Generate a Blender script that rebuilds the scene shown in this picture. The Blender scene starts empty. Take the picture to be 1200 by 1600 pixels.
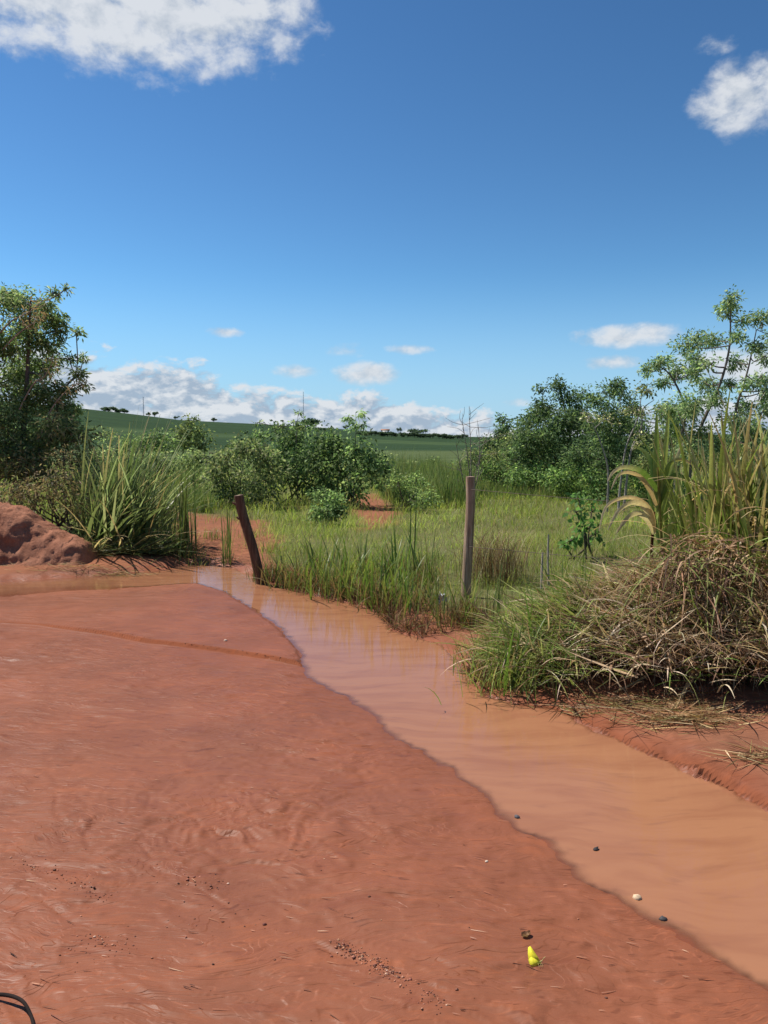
import bpy, math, random
import numpy as np
from mathutils import Vector, Matrix

rng = np.random.default_rng(7)
random.seed(7)
SC = bpy.context.scene
COL = SC.collection
RAD = math.radians

# ------------------------------------------------------------------ camera
FPX, CXP, CYP = 1200.0, 600.0, 800.0
PITCH = math.atan(100.0 / 1200.0)
CAMZ = 1.6
cam = bpy.data.cameras.new('camera')
cam.sensor_fit = 'VERTICAL'; cam.sensor_height = 24.0; cam.lens = 18.0
cam.clip_start = 0.05; cam.clip_end = 20000
camo = bpy.data.objects.new('camera', cam); COL.objects.link(camo)
camo.location = (0, 0, CAMZ); camo.rotation_euler = (math.pi / 2 - PITCH, 0, 0)
SC.camera = camo

# ------------------------------------------------------------------ sun, view
SUN_EL = RAD(59); SUN_AZ = RAD(-64)          # azimuth clockwise from +Y
sd = Vector((math.sin(SUN_AZ) * math.cos(SUN_EL), math.cos(SUN_AZ) * math.cos(SUN_EL), math.sin(SUN_EL)))
sl = bpy.data.lights.new('sun', 'SUN'); sl.energy = 4.0; sl.angle = RAD(0.53); sl.color = (1.0, 0.945, 0.86)
so = bpy.data.objects.new('sun', sl); COL.objects.link(so)
so.rotation_euler = (-sd).to_track_quat('-Z', 'Y').to_euler(); so.location = (-20, 12, 40)
SC.view_settings.view_transform = 'Standard'; SC.view_settings.look = 'None'
EXPO = 0.72; SC.view_settings.exposure = EXPO; SC.view_settings.gamma = 1.0
SC.view_settings.use_curve_mapping = False
SC.render.engine = 'CYCLES'
cy = SC.cycles
cy.max_bounces = 8; cy.diffuse_bounces = 7; cy.glossy_bounces = 2; cy.transmission_bounces = 4; cy.transparent_max_bounces = 5
cy.caustics_reflective = False; cy.caustics_refractive = False

def px_dir(px, py):
    u = (px - CXP) / FPX; v = (CYP - py) / FPX
    c, s = math.cos(PITCH), math.sin(PITCH)
    return np.array([u, c + v * s, -s + v * c])
def px_azel(px, py):
    d = px_dir(px, py); d = d / np.linalg.norm(d)
    return math.degrees(math.atan2(d[0], d[1])), math.degrees(math.asin(d[2]))

# ------------------------------------------------------------------ world: sky with cumulus
W = bpy.data.worlds.new('World'); SC.world = W; W.use_nodes = True
wt = W.node_tree; wt.nodes.clear()
class NB:
    def __init__(s, t): s.t = t
    def n(s, typ, **k):
        o = s.t.nodes.new(typ)
        for a, b in k.items(): setattr(o, a, b)
        return o
    def put(s, sock, v):
        if isinstance(v, bpy.types.NodeSocket): s.t.links.new(v, sock)
        else: sock.default_value = v
    def m(s, op, *a, clamp=False):
        o = s.n('ShaderNodeMath', operation=op, use_clamp=clamp)
        for i, v in enumerate(a): s.put(o.inputs[i], v)
        return o.outputs[0]
    def mixc(s, f, a, b, mode='MIX'):
        o = s.n('ShaderNodeMix', data_type='RGBA', blend_type=mode)
        s.put(o.inputs[0], f); s.put(o.inputs[6], a); s.put(o.inputs[7], b)
        return o.outputs[2]
    def noise(s, vec, scale, detail=5, rough=0.55, dist=0.0):
        o = s.n('ShaderNodeTexNoise'); s.put(o.inputs['Vector'], vec)
        o.inputs['Scale'].default_value = scale; o.inputs['Detail'].default_value = detail
        o.inputs['Roughness'].default_value = rough; o.inputs['Distortion'].default_value = dist
        return o.outputs[0]
    def ss(s, v, a, b, to0=0.0, to1=1.0):
        o = s.n('ShaderNodeMapRange', interpolation_type='SMOOTHSTEP')
        s.put(o.inputs[0], v); s.put(o.inputs[1], a); s.put(o.inputs[2], b); s.put(o.inputs[3], to0); s.put(o.inputs[4], to1)
        return o.outputs[0]
    def comb(s, x, y, z):
        o = s.n('ShaderNodeCombineXYZ')
        for i, v in enumerate((x, y, z)): s.put(o.inputs[i], v)
        return o.outputs[0]
    def map(s, vec, loc=(0,0,0), rot=(0,0,0), sc=(1,1,1)):
        o = s.n('ShaderNodeMapping'); s.put(o.inputs[0], vec)
        o.inputs[1].default_value = loc; o.inputs[2].default_value = rot; o.inputs[3].default_value = sc
        return o.outputs[0]
    def ramp(s, f, stops):
        o = s.n('ShaderNodeValToRGB'); s.put(o.inputs[0], f); e = o.color_ramp.elements
        while len(e) < len(stops): e.new(0.5)
        for i, (p, c) in enumerate(stops): e[i].position = p; e[i].color = (*c, 1)
        return o.outputs[0]

b = NB(wt)
SKY_STRENGTH = 0.085
sky = b.n('ShaderNodeTexSky', sky_type='NISHITA'); sky.sun_disc = False
sky.sun_elevation = SUN_EL; sky.sun_rotation = SUN_AZ
sky.altitude = 600; sky.air_density = 1.0; sky.dust_density = 0.1; sky.ozone_density = 3.0
tc = b.n('ShaderNodeTexCoord').outputs['Generated']
sep = b.n('ShaderNodeSeparateXYZ'); wt.links.new(tc, sep.inputs[0])
X, Y, Z = sep.outputs
az = b.m('MULTIPLY', b.m('ARCTAN2', X, Y), 57.29578)
el = b.m('MULTIPLY', b.m('ARCSINE', Z), 57.29578)
def cloud_field(az, el, az3, el3):
    """az3/el3 are only for the noise lookup; returns soft density"""
    vec = b.comb(az3, b.m('MULTIPLY', el3, 1.5), 0.0)
    n1 = b.noise(vec, 0.42, 8, 0.60, 0.15)
    n2 = b.noise(vec, 0.13, 3, 0.5)
    return vec, n1, n2
DEG = 1 / 20.94
E = [  # centre px, rx px, ry px, strength
 (190, 10, 330, 118, 1.25), (60, 20, 200, 80, 0.8), (400, 0, 110, 70, 0.9), (1172, 150, 98, 66, 1.1), (985, 524, 88, 22, 1.1), (955, 567, 52, 13, 0.8),
 (575, 584, 54, 21, 1.1), (460, 580, 38, 12, 0.8), (350, 519, 33, 9, 0.75), (640, 546, 40, 9, 0.7), (540, 547, 34, 12, 0.45),
 (1165, 572, 130, 42, 1.0), (1113, 72, 30, 13, 0.22), (815, 628, 26, 8, 0.6)]
cl = []
for (px, py, rx, ry, st) in E:
    a, e = px_azel(px, py)
    a1, _ = px_azel(px + rx * .5, py); a0, _ = px_azel(px - rx * .5, py)
    _, e1 = px_azel(px, py - ry * .5); _, e0 = px_azel(px, py + ry * .5)
    cl.append((a, e, a1 - a0, e1 - e0, st))
# the same kind of scattered cumulus goes on round the rest of the sky
r2 = random.Random(3)
for k in range(10):
    a = r2.uniform(42, 318); e = r2.choice([6, 9, 14, 22, 30, 38, 50]) + r2.uniform(-2, 2)
    s_ = 0.35 + e / 30.0
    cl.append((a if a < 180 else a - 360, e, r2.uniform(4, 10) * s_, r2.uniform(1.2, 2.6) * s_, 1.05))
def field(az, el, n1, n2):
    F = None
    p2 = b.comb(az, el, 0.0)
    for (a, e, ra, re, st) in cl:
        v = b.n('ShaderNodeVectorMath', operation='MULTIPLY_ADD'); b.put(v.inputs[0], p2); v.inputs[1].default_value = (1 / ra, 1 / re, 0); v.inputs[2].default_value = (-a / ra, -e / re, 0)
        d = b.n('ShaderNodeVectorMath', operation='DOT_PRODUCT'); b.put(d.inputs[0], v.outputs[0]); b.put(d.inputs[1], v.outputs[0])
        q = b.m('MULTIPLY_ADD', d.outputs['Value'], -st, st)
        F = q if F is None else b.m('MAXIMUM', F, q)
    # low bank of cumulus along the horizon
    fc = b.n('ShaderNodeFloatCurve')
    b.put(fc.inputs['Value'], b.m('DIVIDE', b.m('ADD', az, 180.0), 360.0))
    cm = fc.mapping.curves[0]
    pts = [(-180, 4.0), (-140, 6), (-100, 5), (-60, 7), (-35, 8.0)]
    for px, py in ((70, 540), (150, 551), (300, 568), (360, 590), (420, 610), (520, 618), (560, 608), (640, 622), (700, 635), (760, 645), (800, 650)):
        a, e = px_azel(px, py); pts.append((a, e))
    pts += [(14, 2.6), (22, 3.5), (40, 4.5), (80, 6), (130, 3.5), (180, 4.0)]
    P = cm.points
    while len(P) < len(pts): P.new(0.5, 0.5)
    for p_, (a, e) in zip(P, pts): p_.location = ((a + 180) / 360, e / 10.0); p_.handle_type = 'AUTO_CLAMPED'
    fc.mapping.update()
    top = b.m('MULTIPLY', fc.outputs[0], 10.0)
    band = b.m('MULTIPLY', b.m('SUBTRACT', top, el), 0.55)
    band = b.m('MINIMUM', band, 1.0)
    return F, band
vec, n1, n2 = cloud_field(az, el, az, el)
F, band = field(az, el, n1, n2)
big = b.m('SUBTRACT', n1, 0.5)
dens_f = b.ss(b.m('ADD', F, b.m('MULTIPLY', big, 2.4)), -0.15, 1.1)
vb = b.comb(b.m('MULTIPLY', az, 0.75), b.m('MULTIPLY', el, 1.35), 4.0)
nb1 = b.noise(vb, 0.62, 6, 0.58, 0.2)
dens_b = b.ss(b.m('ADD', band, b.m('MULTIPLY', b.m('SUBTRACT', nb1, 0.5), 3.2)), 0.0, 0.6)
dens_b = b.m('MULTIPLY', dens_b, 0.94)
# light: compare the density towards the sun
nL = b.noise(b.comb(b.m('MULTIPLY', b.m('SUBTRACT', az, 0.5), 0.75), b.m('MULTIPLY', b.m('ADD', el, 0.6), 1.35), 4.0), 0.62, 6, 0.58, 0.2)
lit_b = b.m('ADD', b.m('MULTIPLY', b.m('SUBTRACT', nb1, nL), 5.5), b.ss(band, 0.1, 1.0, 0.74, 0.42), clamp=True)
nLf = b.noise(b.comb(b.m('SUBTRACT', az, 0.7), b.m('MULTIPLY', b.m('ADD', el, 0.7), 1.5), 0.0), 0.42, 7, 0.6, 0.25)
lit_f = b.m('ADD', b.m('MULTIPLY', b.m('SUBTRACT', n1, nLf), 2.0), b.ss(dens_f, 0.2, 1.0, 0.66, 0.9), clamp=True)
CW = 1.0 / (SKY_STRENGTH * 2 ** EXPO)
white = (0.74 * CW, 0.77 * CW, 0.81 * CW, 1); grey = (0.37 * CW, 0.46 * CW, 0.58 * CW, 1); greyf = (0.36 * CW, 0.44 * CW, 0.54 * CW, 1)
# deepen the clear-air blue of the sky model (contrast of its own gradient)
KS = SKY_STRENGTH * 2 ** EXPO
sv = b.n('ShaderNodeVectorMath', operation='SCALE'); b.put(sv.inputs[0], sky.outputs[0]); sv.inputs[3].default_value = KS
gm = b.n('ShaderNodeGamma'); b.put(gm.inputs[0], sv.outputs[0]); gm.inputs[1].default_value = 1.45
tv = b.n('ShaderNodeVectorMath', operation='MULTIPLY'); b.put(tv.inputs[0], gm.outputs[0]); tv.inputs[1].default_value = (0.80 / KS, 1.03 / KS, 0.98 / KS)
skyc = tv.outputs[0]
skyc = b.mixc(b.ss(el, 0.0, 13.0, 0.8, 0.0), skyc, (0.36 * CW, 0.55 * CW, 0.82 * CW, 1))      # pale air low on the horizon
c1 = b.mixc(dens_b, skyc, b.mixc(lit_b, grey, white))
c2 = b.mixc(b.m('MULTIPLY', dens_f, 0.93), c1, b.mixc(lit_f, greyf, white))
bg = b.n('ShaderNodeBackground'); wt.links.new(c2, bg.inputs[0]); bg.inputs[1].default_value = SKY_STRENGTH
wo = b.n('ShaderNodeOutputWorld'); wt.links.new(bg.outputs[0], wo.inputs[0])

# ------------------------------------------------------------------ helpers
def S(r, g, bb):
    f = lambda c: ((c / 255) / 12.92) if c / 255 <= 0.04045 else ((c / 255 + 0.055) / 1.055) ** 2.4
    return np.array([f(r), f(g), f(bb)])
_perm = np.random.default_rng(11).permutation(1024)
_ang = np.random.default_rng(12).uniform(0, 2 * np.pi, 1024)
def perlin(x, y, seed=0):
    x = np.asarray(x, float); y = np.asarray(y, float)
    xi = np.floor(x).astype(np.int64); yi = np.floor(y).astype(np.int64)
    xf = x - xi; yf = y - yi
    u = xf * xf * xf * (xf * (xf * 6 - 15) + 10); v = yf * yf * yf * (yf * (yf * 6 - 15) + 10)
    def g(ix, iy, fx, fy):
        a = _ang[_perm[(_perm[(ix + seed * 57) & 1023] + iy) & 1023]]
        return np.cos(a) * fx + np.sin(a) * fy
    n00 = g(xi, yi, xf, yf); n10 = g(xi + 1, yi, xf - 1, yf); n01 = g(xi, yi + 1, xf, yf - 1); n11 = g(xi + 1, yi + 1, xf - 1, yf - 1)
    return ((n00 * (1 - u) + n10 * u) * (1 - v) + (n01 * (1 - u) + n11 * u) * v) * 1.5
def fbm(x, y, o=4, seed=0, gain=0.5):
    t = 0; a = 1.0; s = 0
    for k in range(o):
        t = t + a * perlin(x * 2 ** k, y * 2 ** k, seed + k); s += a; a *= gain
    return t / s
def sstep(x, a, b_):
    t = np.clip((x - a) / (b_ - a), 0, 1); return t * t * (3 - 2 * t)

def at0(px, py, z=0.0):
    d = px_dir(px, py); t = (z - CAMZ) / d[2]; return d[0] * t, d[1] * t

def poly_dist(x, y, pts):
    """unsigned distance to a polyline"""
    best = np.full(np.shape(x), 1e9)
    for (x0, y0), (x1, y1) in zip(pts[:-1], pts[1:]):
        dx, dy = x1 - x0, y1 - y0; L = dx * dx + dy * dy + 1e-12
        t = np.clip(((x - x0) * dx + (y - y0) * dy) / L, 0, 1)
        best = np.minimum(best, np.hypot(x - (x0 + t * dx), y - (y0 + t * dy)))
    return best
def inside(x, y, pts):
    r = np.zeros(np.shape(x), bool)
    n = len(pts); j = n - 1
    for i in range(n):
        xi, yi = pts[i]; xj, yj = pts[j]
        c = ((yi > y) != (yj > y)) & (x < (xj - xi) * (y - yi) / (yj - yi + 1e-12) + xi)
        r ^= c; j = i
    return r

ZW = -0.03
near_px = [(-60, 938), (0, 932), (100, 924), (200, 918), (262, 914), (305, 911), (350, 924), (400, 955), (440, 985), (463, 1012), (470, 1036), (488, 1060), (520, 1078), (550, 1093), (578, 1109), (596, 1138),
           (640, 1168), (690, 1196), (730, 1222), (765, 1252), (800, 1290), (860, 1330), (920, 1378), (1000, 1428), (1060, 1468), (1120, 1502), (1200, 1545), (1320, 1610)]
far_px = [(-60, 912), (0, 910), (60, 906), (150, 900), (240, 893), (280, 884), (330, 882), (365, 888), (405, 904), (450, 921), (500, 932), (560, 946), (590, 956), (615, 985), (690, 1008), (716, 1030),
          (738, 1062), (768, 1090), (800, 1102), (870, 1110), (945, 1146), (1000, 1172), (1040, 1188), (1100, 1214), (1200, 1264), (1320, 1325)]
near_g = [at0(*p, ZW) for p in near_px]; far_g = [at0(*p, ZW) for p in far_px]
near_g = [(-14.0, 10.3)] + near_g + [(near_g[-1][0] + 2.2, near_g[-1][1] - 1.4), (6, -1.5)]
far_g = [(-14.0, 11.6)] + far_g + [(far_g[-1][0] + 2.0, far_g[-1][1] - 1.1), (8, -0.4)]
water_poly = near_g + far_g[::-1]
# the thicker crust of mud at the tip of the spit
plate_px = [(-40, 968), (60, 975), (165, 991), (230, 1004), (300, 1012), (380, 1023), (440, 1030), (470, 1034), (463, 1012), (440, 985), (400, 955), (350, 924), (305, 911), (260, 917), (100, 936), (-40, 950)]
plate_g = [at0(*p, 0) for p in plate_px]
plate_front = plate_g[:8]
ledge_px = [(985, 1160), (1020, 1172), (1060, 1196), (1100, 1217), (1150, 1240), (1200, 1266), (1330, 1332)]
SWIRL = at0(330, 1285)
RILLS = [[(75, 1180), (85, 1215), (82, 1250), (95, 1285), (130, 1315), (190, 1345), (260, 1372), (330, 1405), (410, 1445), (500, 1480), (560, 1505)], [(215, 1225), (225, 1250), (228, 1265), (220, 1285)], [(295, 1270), (310, 1290), (300, 1315), (320, 1340)],
         [(250, 1275), (265, 1295), (255, 1315)], [(0, 1325), (60, 1308), (110, 1303)], [(215, 1300), (260, 1340), (300, 1380), (330, 1392)], [(850, 1345), (880, 1385), (915, 1415), (960, 1450)], [(1010, 1530), (1025, 1565), (1060, 1590)],
         [(620, 1395), (700, 1390), (790, 1410)], [(490, 1412), (560, 1400), (640, 1398)], [(0, 1395), (60, 1410), (110, 1440), (180, 1470)], [(690, 1575), (640, 1540), (600, 1500)], [(360, 1190), (450, 1178), (540, 1170)], [(560, 1250), (640, 1262), (700, 1300)],
         [(20, 1150), (110, 1160), (200, 1185)], [(780, 1520), (860, 1560), (930, 1600)], [(170, 1540), (260, 1560), (380, 1600)], [(420, 1110), (500, 1128), (560, 1150)], [(120, 1060), (220, 1072), (330, 1070)]]
RILLG = [[at0(*p) for p in q] for q in RILLS]
far_line = np.array(far_g)
def beyond(x, y):
    """True on the field side of the channel"""
    yy = np.interp(x, far_line[np.argsort(far_line[:, 0]), 0], far_line[np.argsort(far_line[:, 0]), 1])
    ny = np.array(near_g); o = np.argsort(ny[:, 0])
    yn = np.interp(x, ny[o, 0], ny[o, 1])
    return y > 0.5 * (yy + yn)
CREST = [(-90, 46), (-40, 44), (-25, 40)]
for px, py in ((140, 638), (200, 645), (280, 655), (400, 661), (500, 667), (600, 675), (700, 681), (800, 683)):
    CREST.append((px_azel(px, py)[0], 1.6 + 700 * math.tan(RAD(px_azel(px, py)[1]))))
CREST += [(20, 13), (45, 16), (90, 25)]
CREST = np.array(CREST)
MOUND = at0(42, 903); MOUND = (MOUND[0] - 0.15, MOUND[1] + 0.35)
DIRTP = [[(262, 800), (330, 805), (430, 815), (440, 850), (420, 885), (372, 892), (300, 885), (262, 870)],
         [(540, 772), (585, 772), (622, 792), (628, 822), (565, 832), (545, 805)]]
DIRTG = [[at0(*p, 0.1) for p in q] for q in DIRTP]
def dirt_w(x, y):
    w = np.zeros(np.shape(x))
    nz = 0.45 * fbm(np.asarray(x) * 1.6, np.asarray(y) * 1.6, 3, 81)
    for g in DIRTG:
        d = poly_dist(x, y, g + g[:1]); d = np.where(inside(x, y, g), d, -d)
        w = np.maximum(w, sstep(d + nz, -0.15, 0.35))
    return w
def ground_z(x, y, fine=True):
    x = np.asarray(x, float); y = np.asarray(y, float)
    r = np.hypot(x, y); azd = np.degrees(np.arctan2(x, y))
    near = r < 22
    xs = np.where(near, x, 0); ys = np.where(near, y, 22)
    wob = 0.035 * fbm(xs * 3.0, ys * 3.0, 3, 5) * np.clip(r / 3, 0, 1)
    jx = xs + 0.05 * fbm(xs * 2.6, ys * 2.6, 3, 6) + 0.03 * perlin(xs * 8, ys * 8, 8) + 0.012 * perlin(xs * 21, ys * 21, 10); jy = ys + 0.05 * fbm(xs * 2.6 + 7, ys * 2.6, 3, 7) + 0.03 * perlin(xs * 8 + 5, ys * 8, 9) + 0.012 * perlin(xs * 21, ys * 21 + 3, 12)
    dn = poly_dist(jx, jy, near_g); df = poly_dist(jx, jy, far_g)
    ins = inside(jx, jy, water_poly); bey = beyond(xs, ys)
    # mud road
    zr = ZW + 0.032 * (1 - np.exp(-(dn + wob * .5) / (0.22 + 0.9 * (1 - sstep(xs, -3.0, -2.2)))))
    if fine:
        th = RAD(-14); ct, st_ = math.cos(th), math.sin(th)
        wx = xs + 0.10 * fbm(xs * 1.3, ys * 1.3, 2, 21); wy = ys + 0.10 * fbm(xs * 1.3 + 9, ys * 1.3, 2, 22)
        sw = np.exp(-((xs - SWIRL[0]) ** 2 / 0.9 + (ys - SWIRL[1]) ** 2 / 0.25))
        wx = wx + sw * 0.22 * fbm(xs * 3.1, ys * 3.1, 2, 31); wy = wy + sw * 0.25 * fbm(xs * 3.1, ys * 3.1, 2, 32)
        u = wx * ct + wy * st_; v = -wx * st_ + wy * ct
        mask = 0.55 + 0.75 * np.clip(fbm(xs * .9, ys * .9, 2, 41) + 0.15, 0, 1)
        rid = 1 - np.abs(perlin(u * 2.6, v * 13, 52)) * 2.2
        dent = np.maximum(0, perlin(u * 8 + 40, v * 19, 55) - 0.38)
        lob = np.maximum(0, perlin(u * 5, v * 15, 51) - 0.30)
        lob2 = np.maximum(0, perlin(u * 11 + 3, v * 30, 54) - 0.36)
        zf = 0.010 * fbm(u * 0.9, v * 2.6, 3, 50) + mask * (0.013 * lob ** .6 - 0.010 * dent ** .6 + 0.008 * lob2 ** .6 + 0.0015 * perlin(u * 6, v * 36, 53) + 0.006 * np.clip(rid, 0, 1) ** 6)
        zf = zf + sw * 0.015 * np.abs(fbm(wx * 7, wy * 7, 2, 33))
        pl = inside(xs, ys, plate_g)
        jit_x = xs + 0.05 * perlin(xs * 5, ys * 5, 34); jit_y = ys + 0.05 * perlin(xs * 5 + 4, ys * 5, 35); brk = np.clip(0.2 + 1.6 * fbm(xs * 4, ys * 4, 2, 36), 0, 1)
        for q, rg_ in enumerate(RILLG):
            if not np.any(near): break
            dd = poly_dist(jit_x, jit_y, rg_)
            zf = zf - 0.006 * brk * np.exp(-(dd / 0.010) ** 2) + 0.002 * np.exp(-((dd - 0.03) / 0.03) ** 2)
        pf = poly_dist(xs, ys, plate_front)
        flat = np.where(pl, 0.10, 0.35 + 0.65 * sstep(pf, 0.02, 0.35))
        zr = zr + zf * flat * np.clip(0.25 + dn / 0.15, 0, 1)
        pfw = 0.012 * np.abs(fbm(xs * 9, ys * 9, 2, 61))
        edge = sstep(xs, -3.4, -2.2) * np.where(xs < -2.25, sstep(dn, 0.05, 0.7), 1)
        zr = zr + np.where(pl, 0.024 * sstep(pf + pfw, 0.0, 0.008) * edge * (0.55 + 0.45 * sstep(dn, 0.0, 0.05)), 0)
    # channel bed
    zb = ZW - (0.012 + 0.10 * sstep(xs, -3.4, -2.3)) * np.minimum(1 - np.exp(-dn / 0.35), (1 - np.exp(-df / 0.2)))
    # far bank and field
    bank_h = 0.10 + 0.05 * fbm(xs * .7, ys * .7, 2, 71)
    mudbar = np.exp(-(((xs - 0.62) / 0.75) ** 2 + ((ys - 6.1) / 0.9) ** 2)) + np.exp(-(((xs - 2.1) / 1.3) ** 2 + ((ys - 3.9) / 0.75) ** 2))
    bank_h = bank_h * (1 - 0.55 * np.clip(mudbar, 0, 1))
    zk = ZW + bank_h * (1 - np.exp(-(df + wob) / 0.22)) + 0.03 * np.clip(df / 0.8, 0, 1) * fbm(xs * 2.2, ys * 2.2, 3, 72)
    zk = zk + 0.05 * sstep(df, 0.5, 3) + np.where(fine, 0.012 * fbm(xs * 9, ys * 9, 2, 73), 0) * np.clip(df / 0.2, 0, 1)
    rb = np.exp(-(((xs - 2.35) / 1.2) ** 2 + ((ys - 3.75) / 0.5) ** 2))
    zk = zk + 0.05 * rb * sstep(df, 0.0, 0.04) * (ys < 5)
    z = np.where(ins, zb, np.where(bey, zk, zr))
    dw = dirt_w(xs, ys) * bey
    z = z + np.where(bey & ~ins, dw * (0.07 * fbm(xs * 2.5, ys * 2.5, 3, 83, .65) + 0.02 * fbm(xs * 9, ys * 9, 2, 84)), 0)
    # far terrain
    zfld = ZW + 0.15 + 0.06 * fbm(x * .25, y * .25, 2, 75)
    k = sstep(r, 12, 20)
    z = z * (1 - k) + zfld * k
    ch = np.interp(azd, CREST[:, 0], CREST[:, 1])
    up = sstep(r, 120, 760) ** 1.15
    down = 1 - 0.5 * sstep(r, 760, 2200)
    z = z + (ch - 0.2) * up * down * (y > -1e9) + np.where(r > 60, 0.6 * fbm(x * .006, y * .006, 2, 77) * sstep(r, 60, 300), 0)
    # dirt heap on the left bank
    mx, my = x - MOUND[0], y - MOUND[1]
    return z
def gz(x, y): return float(ground_z(np.array([x]), np.array([y]), False)[0])
def at(px, py):
    z = 0.0
    for _ in range(8):
        x, y = at0(px, py, z); z = 0.5 * z + 0.5 * gz(x, y)
    return np.array([x, y, gz(x, y)])
def pt(px, py, yd):
    d = px_dir(px, py); t = yd / d[1]; return np.array([d[0] * t, yd, CAMZ + d[2] * t])
def base(px, yd):
    x = (px - CXP) / FPX * yd * 1.0
    return np.array([x, yd, gz(x, yd)])

def build(name, V, Q, mat, parent=None, origin=(0, 0, 0), C=None, smooth=False, T=None):
    V = np.asarray(V, np.float32) - np.asarray(origin, np.float32); Q = np.asarray(Q, np.int32)
    me = bpy.data.meshes.new(name); n = len(V)
    me.vertices.add(n); me.vertices.foreach_set('co', V.ravel())
    nq = len(Q); nt = 0 if T is None else len(T)
    me.loops.add(nq * 4 + nt * 3); me.polygons.add(nq + nt)
    li = Q.ravel() if T is None else np.concatenate([Q.ravel(), np.asarray(T, np.int32).ravel()])
    me.loops.foreach_set('vertex_index', li.astype(np.int32))
    me.polygons.foreach_set('loop_start', np.concatenate([np.arange(nq) * 4, nq * 4 + np.arange(nt) * 3]).astype(np.int32))
    if smooth: me.polygons.foreach_set('use_smooth', np.ones(nq + nt, bool))
    if C is not None:
        a = me.color_attributes.new('tint', 'FLOAT_COLOR', 'POINT')
        C = np.asarray(C, np.float32)
        if C.shape[1] == 3: C = np.concatenate([C, np.ones((len(C), 1), np.float32)], 1)
        a.data.foreach_set('color', C.ravel())
    me.update(calc_edges=True); me.validate()
    me.materials.append(mat)
    o = bpy.data.objects.new(name, me); COL.objects.link(o)
    if parent is not None: o.parent = parent
    else: o.location = origin
    return o
def empty(name, loc, label, cat, group=None):
    o = bpy.data.objects.new(name, None); COL.objects.link(o); o.location = [float(v) for v in loc]; o.empty_display_size = 0.1
    return tag(o, label, cat, group)
def tag(o, label=None, cat=None, group=None, kind=None):
    if label: o['label'] = label
    if cat: o['category'] = cat
    if group: o['group'] = group
    if kind: o['kind'] = kind
    return o

class Acc:
    def __init__(s): s.V = []; s.Q = []; s.C = []; s.n = 0
    def add(s, V, Q, C):
        V = np.asarray(V, float)
        s.V.append(V); s.Q.append(np.asarray(Q) + s.n); s.n += len(V)
        C = np.asarray(C, float)
        if C.ndim == 1: C = np.tile(C, (len(V), 1))
        s.C.append(C)
    def build(s, name, mat, parent=None, origin=(0, 0, 0), smooth=False):
        return build(name, np.concatenate(s.V), np.concatenate(s.Q), mat, parent, origin, np.concatenate(s.C), smooth)

def smooth_path(pts, n):
    pts = np.asarray(pts, float); m = len(pts)
    t = np.linspace(0, m - 1, n); out = []
    for q in t:
        i = min(int(q), m - 2); f = q - i
        p0 = pts[max(i - 1, 0)]; p1 = pts[i]; p2 = pts[i + 1]; p3 = pts[min(i + 2, m - 1)]
        out.append(0.5 * ((2 * p1) + (-p0 + p2) * f + (2 * p0 - 5 * p1 + 4 * p2 - p3) * f * f + (-p0 + 3 * p1 - 3 * p2 + p3) * f ** 3))
    return np.array(out)
def tube(pts, rad, k=6, cap=True, wob=0.0):
    pts = np.asarray(pts, float); n = len(pts); rad = np.broadcast_to(rad, (n,))
    T = np.gradient(pts, axis=0); T /= np.linalg.norm(T, axis=1, keepdims=True) + 1e-9
    ref = np.array([1.0, 0, 0]) if abs(T[:, 0]).mean() < 0.8 else np.array([0, 0, 1.0])
    A = np.cross(T, ref); A /= np.linalg.norm(A, axis=1, keepdims=True) + 1e-9
    B = np.cross(T, A)
    th = np.arange(k) * 2 * np.pi / k
    R = rad[:, None] * (1 + wob * rng.normal(size=(n, k)))
    V = pts[:, None, :] + R[..., None] * (np.cos(th)[None, :, None] * A[:, None, :] + np.sin(th)[None, :, None] * B[:, None, :])
    V = V.reshape(-1, 3)
    i = np.arange(n - 1)[:, None] * k; j = np.arange(k)[None, :]; j2 = (j + 1) % k
    Q = np.stack([i + j, i + j2, i + k + j2, i + k + j], -1).reshape(-1, 4)
    return V, Q
def leaves(P, D, L, Wd, C, fold=0.25, roll=None):
    """diamond leaves: one quad each (base, side, tip, side)"""
    N = len(P); D = D / (np.linalg.norm(D, axis=1, keepdims=True) + 1e-9)
    R = rng.normal(size=(N, 3)); Sd = np.cross(D, R); Sd /= np.linalg.norm(Sd, axis=1, keepdims=True) + 1e-9
    Nn = np.cross(Sd, D)
    L = np.broadcast_to(L, (N,))[:, None]; Wd = np.broadcast_to(Wd, (N,))[:, None]
    mid = P + D * L * 0.45 + Nn * L * 0.08
    V = np.stack([P, mid + Sd * Wd * .5, P + D * L - np.array([0, 0, 1]) * L * 0.12, mid - Sd * Wd * .5], 1).reshape(-1, 3)
    Q = np.arange(4 * N).reshape(-1, 4)
    return V, Q, np.repeat(C, 4, 0)
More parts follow.
